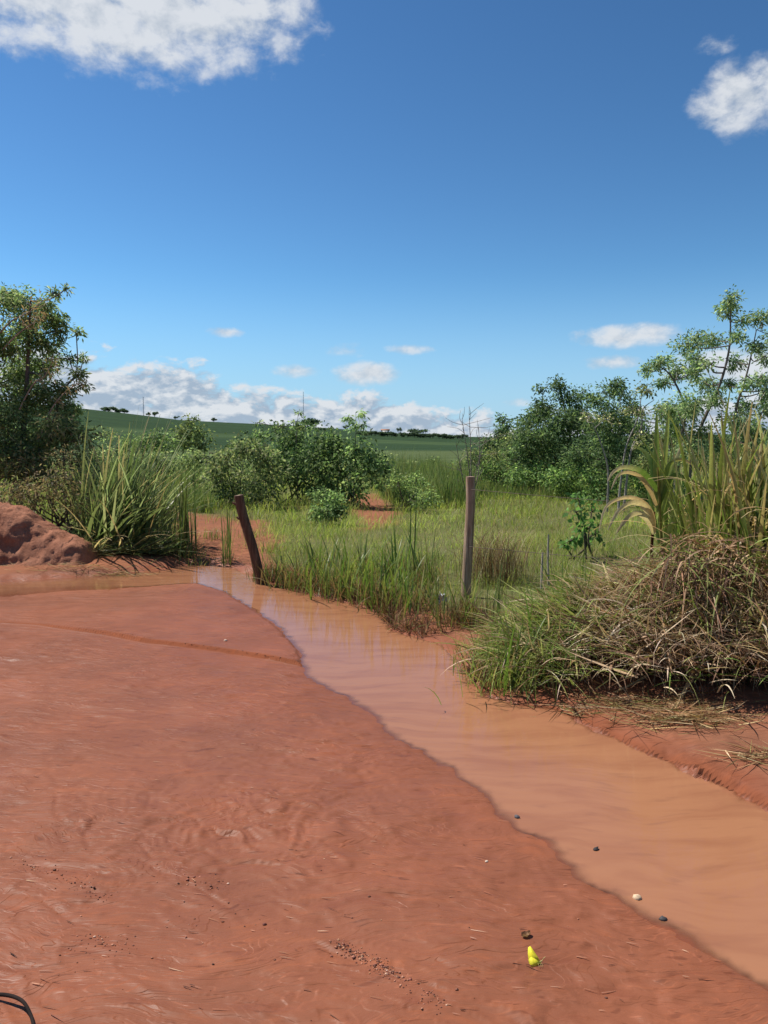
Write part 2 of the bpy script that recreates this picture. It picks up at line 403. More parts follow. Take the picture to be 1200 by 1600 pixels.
def blades(P, azm, th0, bend, L, Wd, C, seg=4, power=1.4, twist=0.6, tipc=None):
    """grass blades; th0 = lean from vertical at the base, bend = extra lean at the tip (radians)"""
    N = len(P)
    bc = lambda a: np.broadcast_to(np.asarray(a, float), (N,))
    azm, th0, bend, L, Wd = map(bc, (azm, th0, bend, L, Wd))
    t = np.linspace(0, 1, seg + 1)
    th = th0[:, None] + bend[:, None] * t[None, :] ** power
    ds = L[:, None] / seg
    mid = 0.5 * (th[:, 1:] + th[:, :-1])
    h = np.concatenate([np.zeros((N, 1)), np.cumsum(np.sin(mid) * ds, 1)], 1)
    v = np.concatenate([np.zeros((N, 1)), np.cumsum(np.cos(mid) * ds, 1)], 1)
    dx, dy = np.sin(azm), np.cos(azm)
    ctr = np.stack([P[:, 0:1] + h * dx[:, None], P[:, 1:2] + h * dy[:, None], P[:, 2:3] + v], -1)
    tw = rng.normal(0, twist, N)
    # side vector: horizontal, perpendicular to the lean, twisted about the blade
    sx = np.stack([dy, -dx, np.zeros(N)], -1)
    fx = np.stack([dx * np.cos(th0), dy * np.cos(th0), -np.sin(th0)], -1)
    Sd = sx * np.cos(tw)[:, None] + fx * np.sin(tw)[:, None]
    prof = np.minimum(1, 0.55 + 1.6 * t) * np.clip(1 - t, 0.0, 1) ** 0.7 ; prof[-1] = 0.04
    w = Wd[:, None] * prof[None, :] * 0.5
    V = np.stack([ctr + Sd[:, None, :] * w[..., None], ctr - Sd[:, None, :] * w[..., None]], 2).reshape(-1, 3)
    k = np.arange(seg)[None, :] * 2 + np.arange(N)[:, None] * 2 * (seg + 1)
    Q = np.stack([k, k + 1, k + 3, k + 2], -1).reshape(-1, 4)
    C = np.asarray(C, float)
    Cv = np.repeat(C[:, None, :], seg + 1, 1)
    if tipc is not None:
        f = (t ** 2.2)[None, :, None]; Cv = Cv * (1 - f) + np.asarray(tipc)[:, None, :] * f
    return V, Q, np.repeat(Cv.reshape(-1, 3), 2, 0)
def pal(N, cols, wts=None, jit=0.18):
    cols = np.array(cols); i = rng.choice(len(cols), N, p=None if wts is None else np.array(wts) / np.sum(wts))
    return cols[i] * np.exp(rng.normal(0, jit, (N, 1))) * np.exp(rng.normal(0, jit * .25, (N, 3)))

# ------------------------------------------------------------------ materials
def newmat(name):
    m = bpy.data.materials.new(name); m.use_nodes = True; t = m.node_tree; t.nodes.clear()
    o = t.nodes.new('ShaderNodeOutputMaterial'); return m, NB(t), o
def foliage_mat(name, trans=0.35, rough=0.5, spec=0.35, objrand=True):
    m, n, o = newmat(name)
    a = n.n('ShaderNodeAttribute', attribute_name='tint').outputs['Color']
    g = n.n('ShaderNodeNewGeometry'); nz = n.noise(g.outputs['Position'], 35, 3, 0.6)
    a = n.mixc(1.0, a, n.ramp(nz, [(0.25, (0.72, 0.72, 0.72)), (0.75, (1.18, 1.18, 1.18))]), 'MULTIPLY')
    if objrand:
        oi = n.n('ShaderNodeObjectInfo').outputs['Random']
        a = n.mixc(1.0, a, n.ramp(oi, [(0.0, (0.8, 0.82, 0.8)), (1.0, (1.15, 1.12, 1.1))]), 'MULTIPLY')
    p = n.n('ShaderNodeBsdfPrincipled'); n.put(p.inputs['Base Color'], a)
    p.inputs['Roughness'].default_value = rough; p.inputs['Specular IOR Level'].default_value = spec
    tr = n.n('ShaderNodeBsdfTranslucent'); n.put(tr.inputs[0], n.mixc(1.0, a, (1.05, 1.10, 0.78, 1), 'MULTIPLY'))
    mx = n.n('ShaderNodeMixShader'); mx.inputs[0].default_value = trans
    n.t.links.new(p.outputs[0], mx.inputs[1]); n.t.links.new(tr.outputs[0], mx.inputs[2]); n.t.links.new(mx.outputs[0], o.inputs[0])
    return m
M_LEAF = foliage_mat('leaf', 0.54, 0.6, 0.18)
M_GRASS = foliage_mat('grass_blade', 0.5, 0.5, 0.35, False)
M_CANE = foliage_mat('cane_leaf', 0.45, 0.42, 0.45)
M_STRAW = foliage_mat('dry_straw', 0.32, 0.7, 0.2)

def wood_mat(name, c0, c1, c2, sc=1.0):
    m, n, o = newmat(name)
    tcn = n.n('ShaderNodeTexCoord').outputs['Object']
    v = n.map(tcn, sc=(38 * sc, 38 * sc, 3.2 * sc)); a = n.noise(v, 1.0, 6, 0.62, 0.6)
    bnz = n.noise(tcn, 9 * sc, 4, 0.6)
    col = n.ramp(a, [(0.28, c0), (0.5, c1), (0.74, c2)])
    col = n.mixc(n.ss(bnz, 0.5, 0.75, 0, 0.55), col, (*[c * .6 for c in c1], 1))
    p = n.n('ShaderNodeBsdfPrincipled'); n.put(p.inputs['Base Color'], col); p.inputs['Roughness'].default_value = 0.85
    p.inputs['Specular IOR Level'].default_value = 0.2
    bp = n.n('ShaderNodeBump'); n.put(bp.inputs['Height'], a); bp.inputs['Strength'].default_value = 0.9; bp.inputs['Distance'].default_value = 0.012
    n.t.links.new(bp.outputs[0], p.inputs['Normal']); n.t.links.new(p.outputs[0], o.inputs[0])
    return m
M_POST = wood_mat('weathered_post', (0.16, 0.105, 0.064), (0.34, 0.235, 0.155), (0.54, 0.41, 0.29))
M_POSTD = wood_mat('dark_bark_post', (0.055, 0.031, 0.018), (0.125, 0.070, 0.042), (0.22, 0.135, 0.085))
M_CUT = wood_mat('sawn_end', (0.20, 0.12, 0.09), (0.32, 0.21, 0.16), (0.42, 0.30, 0.23))
M_BARK = wood_mat('bark', (0.05, 0.04, 0.032), (0.11, 0.09, 0.075), (0.2, 0.17, 0.145), 0.7)
M_BARKP = wood_mat('pale_bark', (0.12, 0.10, 0.085), (0.24, 0.21, 0.18), (0.38, 0.34, 0.30), 0.7)

def plain(name, col, rough=0.6, spec=0.4, nscale=20, var=0.35, metal=0.0, bump=0.0):
    m, n, o = newmat(name)
    tcn = n.n('ShaderNodeTexCoord').outputs['Object']; nz = n.noise(tcn, nscale, 5, 0.6)
    c = n.mixc(1.0, (*col, 1), n.ramp(nz, [(0.25, (1 - var,) * 3), (0.75, (1 + var,) * 3)]), 'MULTIPLY')
    p = n.n('ShaderNodeBsdfPrincipled'); n.put(p.inputs['Base Color'], c); p.inputs['Roughness'].default_value = rough
    p.inputs['Specular IOR Level'].default_value = spec; p.inputs['Metallic'].default_value = metal
    if bump:
        bp = n.n('ShaderNodeBump'); n.put(bp.inputs['Height'], nz); bp.inputs['Distance'].default_value = bump
        n.t.links.new(bp.outputs[0], p.inputs['Normal'])
    n.t.links.new(p.outputs[0], o.inputs[0]); return m

# ground: colour of the soil from an attribute, wet mud sheen, fine flow relief
def ground_mat():
    m, n, o = newmat('red_mud_and_soil')
    at_ = n.n('ShaderNodeAttribute', attribute_name='tint')
    col = at_.outputs['Color']; wet = at_.outputs['Alpha']
    pos = n.n('ShaderNodeNewGeometry').outputs['Position']
    warp = n.n('ShaderNodeTexNoise'); n.put(warp.inputs['Vector'], pos); warp.inputs['Scale'].default_value = 1.6; warp.inputs['Detail'].default_value = 2
    wv = n.n('ShaderNodeVectorMath', operation='MULTIPLY_ADD'); n.put(wv.inputs[0], warp.outputs['Color']); wv.inputs[1].default_value = (0.35, 0.35, 0); n.put(wv.inputs[2], pos)
    flow = n.map(wv.outputs[0], rot=(0, 0, RAD(14)), sc=(4.5, 18, 4))
    s1 = n.noise(flow, 1.0, 4, 0.55, 0.5)
    flow2 = n.map(wv.outputs[0], loc=(3, 7, 0), rot=(0, 0, RAD(20)), sc=(9, 60, 8))
    s2 = n.noise(flow2, 1.0, 3, 0.5, 0.3)
    g1 = n.noise(pos, 240, 4, 0.65)
    g2 = n.noise(pos, 1.7, 4, 0.55)
    # silt smears, painted wet glints and grain
    c = n.mixc(n.ss(s1, 0.55, 0.70, 0, 0.5), col, n.mixc(1.0, col, (1.25, 1.15, 1.0, 1), 'MULTIPLY'))
    c = n.mixc(n.ss(s1, 0.30, 0.44, 0.45, 0), c, n.mixc(1.0, c, (0.80, 0.72, 0.72, 1), 'MULTIPLY'))
    c = n.mixc(n.ss(s2, 0.60, 0.74, 0, 0.6), c, n.mixc(1.0, c, (0.55, 0.53, 0.56, 1), 'MULTIPLY'))
    fl3 = n.map(wv.outputs[0], loc=(11, 3, 0), rot=(0, 0, RAD(16)), sc=(7, 30, 6)); s3 = n.noise(fl3, 1.0, 2, 0.5, 0.6)
    dash = n.m('MULTIPLY', n.ss(s3, 0.66, 0.74), n.m('MULTIPLY', wet, 0.55))
    c = n.mixc(dash, c, n.mixc(1.0, c, (0.50, 0.44, 0.44, 1), 'MULTIPLY'))
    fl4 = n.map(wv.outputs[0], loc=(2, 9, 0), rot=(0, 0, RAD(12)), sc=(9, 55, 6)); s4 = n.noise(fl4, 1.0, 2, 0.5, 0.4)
    c = n.mixc(n.m('MULTIPLY', n.ss(s4, 0.68, 0.74), n.m('MULTIPLY', wet, 0.6)), c, n.mixc(1.0, c, (1.45, 1.5, 1.55, 1), 'MULTIPLY'))  # pale streaks: wet glints painted into the mud colour
    c = n.mixc(1.0, c, n.ramp(g2, [(0.3, (0.88, 0.90, 0.92)), (0.7, (1.10, 1.08, 1.04))]), 'MULTIPLY')
    c = n.mixc(1.0, c, n.ramp(g1, [(0.25, (0.92, 0.92, 0.92)), (0.75, (1.07, 1.07, 1.07))]), 'MULTIPLY')
    far = n.noise(n.map(pos, rot=(0, 0, RAD(6)), sc=(0.012, 0.07, 0.05)), 1.0, 7, 0.68)
    c = n.mixc(1.0, c, n.ramp(far, [(0.3, (0.70, 0.72, 0.72)), (0.7, (1.28, 1.25, 1.2))]), 'MULTIPLY')
    p = n.n('ShaderNodeBsdfPrincipled'); n.put(p.inputs['Base Color'], c)
    rg = n.ss(wet, 0.0, 1.0, 0.95, 0.48)
    rg = n.m('ADD', rg, n.ss(s1, 0.3, 0.7, -0.06, 0.10)); n.put(p.inputs['Roughness'], rg)
    n.put(p.inputs['Specular IOR Level'], n.ss(wet, 0.0, 1.0, 0.03, 0.16))
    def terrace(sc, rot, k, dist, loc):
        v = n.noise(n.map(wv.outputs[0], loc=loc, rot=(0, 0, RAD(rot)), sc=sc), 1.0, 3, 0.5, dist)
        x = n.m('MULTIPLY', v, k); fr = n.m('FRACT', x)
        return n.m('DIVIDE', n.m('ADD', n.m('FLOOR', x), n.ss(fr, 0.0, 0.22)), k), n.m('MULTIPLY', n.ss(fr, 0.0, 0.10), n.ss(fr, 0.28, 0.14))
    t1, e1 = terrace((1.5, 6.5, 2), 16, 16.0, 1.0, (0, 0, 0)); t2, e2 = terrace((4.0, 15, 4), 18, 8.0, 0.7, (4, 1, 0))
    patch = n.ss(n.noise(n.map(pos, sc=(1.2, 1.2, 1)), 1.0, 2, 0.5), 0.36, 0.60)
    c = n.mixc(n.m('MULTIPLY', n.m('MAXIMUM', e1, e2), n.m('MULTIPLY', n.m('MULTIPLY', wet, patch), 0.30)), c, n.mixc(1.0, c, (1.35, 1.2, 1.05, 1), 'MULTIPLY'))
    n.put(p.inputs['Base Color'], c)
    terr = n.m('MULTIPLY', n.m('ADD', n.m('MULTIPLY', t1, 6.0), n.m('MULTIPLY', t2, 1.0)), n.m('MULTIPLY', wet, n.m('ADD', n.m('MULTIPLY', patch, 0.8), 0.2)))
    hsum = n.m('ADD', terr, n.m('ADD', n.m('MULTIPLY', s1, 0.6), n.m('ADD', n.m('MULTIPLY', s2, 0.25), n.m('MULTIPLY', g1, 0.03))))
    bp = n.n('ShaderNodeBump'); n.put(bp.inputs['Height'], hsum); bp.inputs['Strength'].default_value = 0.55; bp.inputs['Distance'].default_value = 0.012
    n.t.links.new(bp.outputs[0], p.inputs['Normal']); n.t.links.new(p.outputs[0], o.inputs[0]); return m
M_GROUND = ground_mat()

def water_mat():
    m, n, o = newmat('muddy_water')
    at_ = n.n('ShaderNodeAttribute', attribute_name='tint'); dep = at_.outputs['Alpha']
    pos = n.n('ShaderNodeNewGeometry').outputs['Position']
    warp = n.n('ShaderNodeTexNoise'); n.put(warp.inputs['Vector'], pos); warp.inputs['Scale'].default_value = 1.1; warp.inputs['Detail'].default_value = 2
    wv = n.n('ShaderNodeVectorMath', operation='MULTIPLY_ADD'); n.put(wv.inputs[0], warp.outputs['Color']); wv.inputs[1].default_value = (0.45, 0.45, 0); n.put(wv.inputs[2], pos)
    fl = n.map(wv.outputs[0], rot=(0, 0, RAD(22)), sc=(1.5, 7.5, 1)); s1 = n.noise(fl, 1.0, 4, 0.55, 0.4)
    fl2 = n.map(wv.outputs[0], loc=(5, 2, 0), rot=(0, 0, RAD(12)), sc=(4, 17, 1)); s2 = n.noise(fl2, 1.0, 3, 0.5, 0.3)
    c = n.mixc(n.ss(s1, 0.38, 0.72), (0.315, 0.140, 0.072, 1), (0.265, 0.110, 0.058, 1))
    c = n.mixc(n.ss(s2, 0.55, 0.75, 0, 0.4), c, (0.20, 0.085, 0.052, 1))
    d = n.n('ShaderNodeBsdfDiffuse'); n.put(d.inputs[0], c)
    tr = n.n('ShaderNodeBsdfTransparent'); tr.inputs[0].default_value = (0.96, 0.90, 0.86, 1)
    mx = n.n('ShaderNodeMixShader'); n.put(mx.inputs[0], n.ss(dep, 0.0, 1.0)); n.t.links.new(tr.outputs[0], mx.inputs[1]); n.t.links.new(d.outputs[0], mx.inputs[2])
    rp = n.map(wv.outputs[0], rot=(0, 0, RAD(8)), sc=(9, 30, 9)); r1 = n.noise(rp, 1.0, 3, 0.5, 0.2)
    bp = n.n('ShaderNodeBump'); n.put(bp.inputs['Height'], r1); bp.inputs['Strength'].default_value = 0.15; bp.inputs['Distance'].default_value = 0.008
    gl = n.n('ShaderNodeBsdfGlossy'); gl.inputs['Roughness'].default_value = 0.04; n.t.links.new(bp.outputs[0], gl.inputs['Normal'])
    fr = n.n('ShaderNodeFresnel'); fr.inputs[0].default_value = 1.33; n.t.links.new(bp.outputs[0], fr.inputs['Normal'])
    m2 = n.n('ShaderNodeMixShader'); n.put(m2.inputs[0], fr.outputs[0]); n.t.links.new(mx.outputs[0], m2.inputs[1]); n.t.links.new(gl.outputs[0], m2.inputs[2])
    n.t.links.new(m2.outputs[0], o.inputs[0]); return m
M_WATER = water_mat()

# ------------------------------------------------------------------ ground sheet
angs = np.concatenate([np.linspace(-180, -40, 36)[:-1], np.linspace(-40, 40, 500), np.linspace(40, 180, 36)[1:]])
rows = np.concatenate([np.linspace(0.02, 1.5, 14)[:-1], np.geomspace(1.5, 4.6, 270)[:-1], np.geomspace(4.6, 6.6, 220)[:-1], np.geomspace(6.6, 13, 150)[:-1], np.geomspace(13, 4500, 150)])
A_, R_ = np.meshgrid(np.radians(angs), rows)
gx, gy = (R_ * np.sin(A_)).ravel(), (R_ * np.cos(A_)).ravel()
gzv = ground_z(gx, gy)
nr, nc = R_.shape
ii = np.arange(nr - 1)[:, None] * nc; jj = np.arange(nc - 1)[None, :]
GQ = np.stack([ii + jj, ii + nc + jj, ii + nc + jj + 1, ii + jj + 1], -1).reshape(-1, 4)
# soil colours
MUD = np.array([0.234, 0.076, 0.040]); MUD2 = np.array([0.250, 0.088, 0.046]); DIRT = np.array([0.245, 0.102, 0.060]); SOILG = np.array([0.12, 0.12, 0.05])
r_ = np.hypot(gx, gy); azv = np.degrees(np.arctan2(gx, gy))
m_ = r_ < 24; xs = np.where(m_, gx, 0); ys = np.where(m_, gy, 24)
df_ = poly_dist(xs, ys, far_g); bey_ = beyond(xs, ys); ins_ = inside(xs, ys, water_poly)
n_ = fbm(gx * .35, gy * .35, 3, 91)
kk = np.clip(0.5 + n_, 0, 1)[:, None]
gc = MUD * (1 - kk) + MUD2 * kk
nearw = sstep(3.4 - r_, 0, 1.4)[:, None]; gc = gc * (1 - 0.35 * nearw) + MUD2 * 1.02 * 0.35 * nearw
bank = (sstep(df_ + 0.10 * fbm(xs * 3, ys * 3, 2, 93), 0.05, 0.32) * bey_)[:, None]
wetm = np.where(bey_ & ~ins_, 1 - 0.85 * bank[:, 0], 1.0)
barm = np.clip(np.exp(-(((xs - 0.62) / 0.6) ** 2 + ((ys - 6.0) / 0.7) ** 2)) + 1.2 * np.exp(-(((xs - 2.2) / 1.5) ** 2 + ((ys - 3.8) / 0.6) ** 2)), 0, 1)
grassy = sstep(df_ - 1.2 * barm, 0.25, 0.7) * bey_
grassy = np.where(r_ > 22, 1.0 * (gy > 0), grassy) * (1 - dirt_w(gx, gy) * (r_ < 40))
gc = gc * (1 - bank) + DIRT * bank
wetm = np.maximum(wetm, barm * bey_ * 0.9)
grassy = grassy * (1 - ((gx < -2.3) & (gy < 12.0))) * (1 - sstep(5.7 - gy, 0, .3) * (gx > .8))
g_ = grassy[:, None]; gc = gc * (1 - g_) + SOILG * g_; wetm = wetm * (1 - grassy)
# far country: pasture, then dark crop on the hill with paler strips
crop = np.array([0.030, 0.055, 0.024]); past = np.array([0.075, 0.10, 0.040]); pale = np.array([0.060, 0.095, 0.038])
f1 = sstep(r_ + 25 * n_, 45, 75)[:, None]; f2 = sstep(r_ + 60 * fbm(gx * .01, gy * .01, 2, 95), 200, 240)[:, None]
strip = (sstep(r_, 330, 350) * (1 - sstep(r_, 395, 415)))[:, None] * 0.6
gc = gc * (1 - f1) + past * f1; gc = gc * (1 - f2) + crop * f2; gc = gc * (1 - strip) + pale * strip
fx, fy = at0(600, 703, 3)
pfg = poly_dist(xs, ys, plate_front); wetm = wetm * (1 - np.exp(-(pfg / 0.03) ** 2))          # crumbly dry lip of the crust
wetm = np.where((gx > 1) & (gy < 5) & bey_ & ~ins_, wetm * (1 - np.exp(-(df_ / 0.05) ** 2)), wetm)
gcol = np.concatenate([gc, wetm[:, None]], 1)
ground = build('ground', np.stack([gx, gy, gzv], 1), GQ, M_GROUND, C=gcol, smooth=True)
tag(ground, 'wet red mud road running into a grassy field and green hills', kind='structure')

# water sheet over the channel
wx_, wy_ = np.meshgrid(np.arange(-14, 7.01, 0.035), np.arange(-1.5, 11.8, 0.035))
wz = ground_z(wx_.ravel(), wy_.ravel(), False).reshape(wx_.shape)
dpt = ZW - wz
keep = (dpt > -0.02) & (inside(wx_, wy_, water_poly) | (poly_dist(wx_, wy_, near_g) < 0.15) | (poly_dist(wx_, wy_, far_g) < 0.15))
idx = np.arange(wx_.size).reshape(wx_.shape)
kq = keep[:-1, :-1] & keep[1:, :-1] & keep[:-1, 1:] & keep[1:, 1:]
WQ = np.stack([idx[:-1, :-1], idx[:-1, 1:], idx[1:, 1:], idx[1:, :-1]], -1)[kq]
used = np.unique(WQ); remap = np.zeros(wx_.size, int); remap[used] = np.arange(len(used))
WV = np.stack([wx_.ravel(), wy_.ravel(), np.full(wx_.size, ZW)], 1)[used]
wd = np.clip(0.25 + dpt.ravel()[used] / 0.022, 0, 1)
WC = np.concatenate([np.ones((len(used), 3)), wd[:, None]], 1)
water = build('water', WV, remap[WQ], M_WATER, C=WC, smooth=True)
tag(water, 'shallow orange muddy water running along the road edge', kind='structure')

# ------------------------------------------------------------------ dirt heap, left bank
M_DIRT = None
def dirt_mat():
    m, n, o = newmat('red_dirt')
    tcn = n.n('ShaderNodeTexCoord').outputs['Object']
    a = n.noise(tcn, 6, 6, 0.65); g = n.noise(tcn, 60, 4, 0.7)
    c = n.ramp(a, [(0.3, (0.27, 0.112, 0.066)), (0.55, (0.36, 0.160, 0.098)), (0.75, (0.43, 0.21, 0.135))])
    c = n.mixc(1.0, c, n.ramp(g, [(0.25, (0.7,) * 3), (0.75, (1.2,) * 3)]), 'MULTIPLY')
    p = n.n('ShaderNodeBsdfPrincipled'); n.put(p.inputs['Base Color'], c); p.inputs['Roughness'].default_value = 0.95; p.inputs['Specular IOR Level'].default_value = 0.1
    bp = n.n('ShaderNodeBump'); n.put(bp.inputs['Height'], n.m('ADD', a, n.m('MULTIPLY', g, 0.4))); bp.inputs['Distance'].default_value = 0.05; bp.inputs['Strength'].default_value = 0.8
    n.t.links.new(bp.outputs[0], p.inputs['Normal']); n.t.links.new(p.outputs[0], o.inputs[0]); return m
M_DIRT = dirt_mat()
def mound():
    # outline height along x (from the photo silhouette), steep eroded face towards the water
    Y0 = 9.85
    xs = np.linspace(-8.0, (150 - 600) / 1200 * 10.1, 170); vs = np.linspace(-0.2, 1.6, 70)
    Xg, Vg = np.meshgrid(xs, vs)
    sil = {-8.0: 0.8, -7: 0.86, -6.0: 0.90}
    for px, py in ((0, 790), (15, 791), (35, 803), (50, 818), (75, 829), (100, 838), (128, 852), (145, 885)):
        p = pt(px, py, 10.35); sil[p[0]] = p[2]
    kx = np.array(sorted(sil)); kh = np.array([sil[k] for k in kx])
    H = np.interp(Xg, kx, kh) + 0.03 * fbm(Xg * 4, Xg * 0 + 3, 3, 101)
    face = 0.18 + 0.10 * fbm(Xg * 2.2, Vg * 0, 2, 103)
    up = sstep(Vg, 0.0, 0.34 + face) ** 0.8 * 0.72 + 0.28 * sstep(Vg, 0.2, 0.75)
    dn = 1 - 0.75 * sstep(Vg, 0.8, 1.6)
    n = fbm(Xg * 3.5, Vg * 3.5, 4, 105, 0.6)
    Zg = -0.06 + (H + 0.06) * up * dn + 0.09 * n * sstep(Vg, 0, 0.2) * np.clip(H / .4, .2, 1)
    Yg = Y0 + Vg + 0.10 * fbm(Xg * 2.5, Zg * 4, 3, 107) + 0.05 * fbm(Xg * 9, Zg * 9, 3, 108, .7)
    nr, nc = Xg.shape; i = np.arange(nr - 1)[:, None] * nc; j = np.arange(nc - 1)[None, :]
    Q = np.stack([i + j, i + j + 1, i + nc + j + 1, i + nc + j], -1).reshape(-1, 4)
    org = np.array([-6.0, Y0 + .5, 0.0])
    o = build('dirt_mound', np.stack([Xg.ravel(), Yg.ravel(), Zg.ravel()], 1), Q, M_DIRT, None, org, smooth=False)
    tag(o, 'heap of eroded red earth at the water edge beside the big grass tussock', 'dirt mound')
mound()

# ------------------------------------------------------------------ field grass (stuff)
GREENS = [S(166, 184, 84), S(184, 196, 98), S(144, 166, 76), S(196, 190, 120)]
def scatter(n, x0, x1, y0, y1):
    return rng.uniform(x0, x1, n), rng.uniform(y0, y1, n)
def field_grass():
    acc = Acc()
    def ring(n, y0, y1, hl, hw, seg, pw=1.0):
        u = rng.uniform(0, 1, n); y = y0 * (y1 / y0) ** u if pw == 0 else (y0 ** 2 + u * (y1 ** 2 - y0 ** 2)) ** .5
        x = rng.uniform(-0.66, 0.66, n) * y
        ok = beyond(x, y) & ~inside(x, y, water_poly)
        df = poly_dist(x, y, far_g); 
        bar = np.clip(np.exp(-(((x - 0.62) / 0.6) ** 2 + ((y - 6.0) / 0.7) ** 2)) + 1.2 * np.exp(-(((x - 2.2) / 1.5) ** 2 + ((y - 3.8) / 0.6) ** 2)), 0, 1)
        dens = sstep(df - 1.7 * bar + 0.25 * fbm(x * 1.5, y * 1.5, 2, 111), 0.12, 0.7) * (1 - 0.86 * dirt_w(x, y)) * (1 - ((x < -2.5) & (y < 12.2)))
        pat = fbm(x * .8, y * .8, 3, 113)
        dens = dens * np.clip(0.55 + 0.9 * pat, 0.12, 1)
        ok &= rng.uniform(0, 1, n) < dens
        x, y, pat = x[ok], y[ok], pat[ok]; N = len(x)
        P = np.stack([x, y, ground_z(x, y, False) - 0.01], 1)
        L = hl * np.exp(rng.normal(0, .28, N)) * np.where(x > 0.5, .72, .9) * (0.8 + 0.55 * np.clip(pat + fbm(x * .3, y * .3, 2, 115), -.6, 1))
        c = pal(N, GREENS, [4, 4, 3, 1.5], .16)
        yl = sstep(fbm(x * .45 + 5, y * .45, 2, 117), -0.15, 0.35)[:, None]
        c = c * (1 - 0.35 * (1 - yl)) * np.array([1, 1.0, 1]) 
        dry = rng.uniform(0, 1, N) < 0.07; c[dry] = pal(dry.sum(), [S(170, 150, 100), S(140, 115, 80)])
        acc.add(*blades(P, rng.uniform(0, 2 * np.pi, N), np.abs(rng.normal(0, .35, N)), np.abs(rng.normal(.8, .5, N)), L, hw * np.exp(rng.normal(0, .2, N)), c, seg))
    ring(70000, 6.2, 14, 0.26, 0.007, 3)
    ring(80000, 14, 26, 0.32, 0.013, 2)
    ring(70000, 26, 75, 0.38, 0.035, 2, 0)
    # taller stand in the middle distance
    for (px0, px1, y0, y1, n, h) in ((590, 745, 19, 30, 9000, 0.85), (740, 900, 22, 30, 6000, 0.5), (200, 330, 15, 22, 6000, 0.5), (600, 700, 30, 48, 5000, 0.95), (120, 330, 26, 45, 6000, 0.9)):
        y = rng.uniform(y0, y1, n); x = (rng.uniform(px0, px1, n) - 600) / 1200 * y; ok = dirt_w(x, y) < 0.3; x, y = x[ok], y[ok]; n = len(x)
        P = np.stack([x, y, ground_z(x, y, False) - .02], 1)
        f = np.clip(0.75 + 0.9 * fbm(x * .5, y * .5, 2, 119), 0.25, 1.3)
        acc.add(*blades(P, rng.uniform(0, 2 * np.pi, n), np.abs(rng.normal(0, .16, n)), np.abs(rng.normal(.3, .3, n)), h * f * np.exp(rng.normal(0, .2, n)), 0.022, pal(n, [S(112, 130, 72), S(128, 142, 84), S(96, 116, 62), S(150, 142, 95)], [3, 3, 3, 1]), 3))
    o = acc.build('field_grass', M_GRASS)
    tag(o, 'yellow green meadow grass covering the field beyond the channel', 'grass', kind='stuff')
field_grass()

# ------------------------------------------------------------------ trees and shrubs
COVER = 1.9; LEAFK = 2.15
def clump_leaves(acc_l, acc_t, centre, start, r, Lf, Wf, cols, cover=1.0, nsub=6, tw=0.008, tcol=(0.1, 0.08, 0.065), wts=None, flat=0.8, droop=0.35, sig=0.3):
    area = math.pi * r * r; n = max(6, int(COVER * cover * area / (Lf * Wf * 0.5)))
    subs = rng.normal(size=(nsub, 3)); subs /= np.linalg.norm(subs, axis=1, keepdims=True); subs *= (rng.uniform(.25, .85, (nsub, 1)) * r); subs[:, 2] *= flat
    shade = np.exp(rng.normal(0, .22, nsub))
    si = rng.integers(0, nsub, n)
    off = np.clip(rng.normal(0, sig * r, (n, 3)), -r * .8, r * .8); off[:, 2] *= .75
    P = centre + subs[si] + off
    D = (subs[si] + off) / r + rng.normal(0, .7, (n, 3)); D[:, 2] -= droop
    C = pal(n, cols, wts) * shade[si][:, None] * LEAFK; C = C * .8 + C.mean(1, keepdims=True) * .2
    acc_l.add(*leaves(P, D, Lf * np.exp(rng.normal(0, .2, n)), Wf * np.exp(rng.normal(0, .2, n)), C))
    if acc_t is not None:
        for s_ in subs:
            e = centre + s_ * 1.05; mid = (centre + e) / 2 + rng.normal(0, .12 * r, 3)
            acc_t.add(*tube(smooth_path([centre - (centre - start) * .05, mid, e], 4), np.linspace(tw, tw * .35, 4), 3), tcol)
GREY_T = np.array([0.12, 0.10, 0.085])
def tint_wood(name, k=1.0):
    m, n, o = newmat(name)
    a = n.n('ShaderNodeAttribute', attribute_name='tint').outputs['Color']
    nz = n.noise(n.n('ShaderNodeTexCoord').outputs['Object'], 22, 5, .65)
    c = n.mixc(1.0, a, n.ramp(nz, [(0.3, (0.5,) * 3), (0.7, (1.4,) * 3)]), 'MULTIPLY')
    p = n.n('ShaderNodeBsdfPrincipled'); n.put(p.inputs['Base Color'], c); p.inputs['Roughness'].default_value = 0.9; p.inputs['Specular IOR Level'].default_value = 0.15
    n.t.links.new(p.outputs[0], o.inputs[0]); return m
M_TWIG = tint_wood('twig')

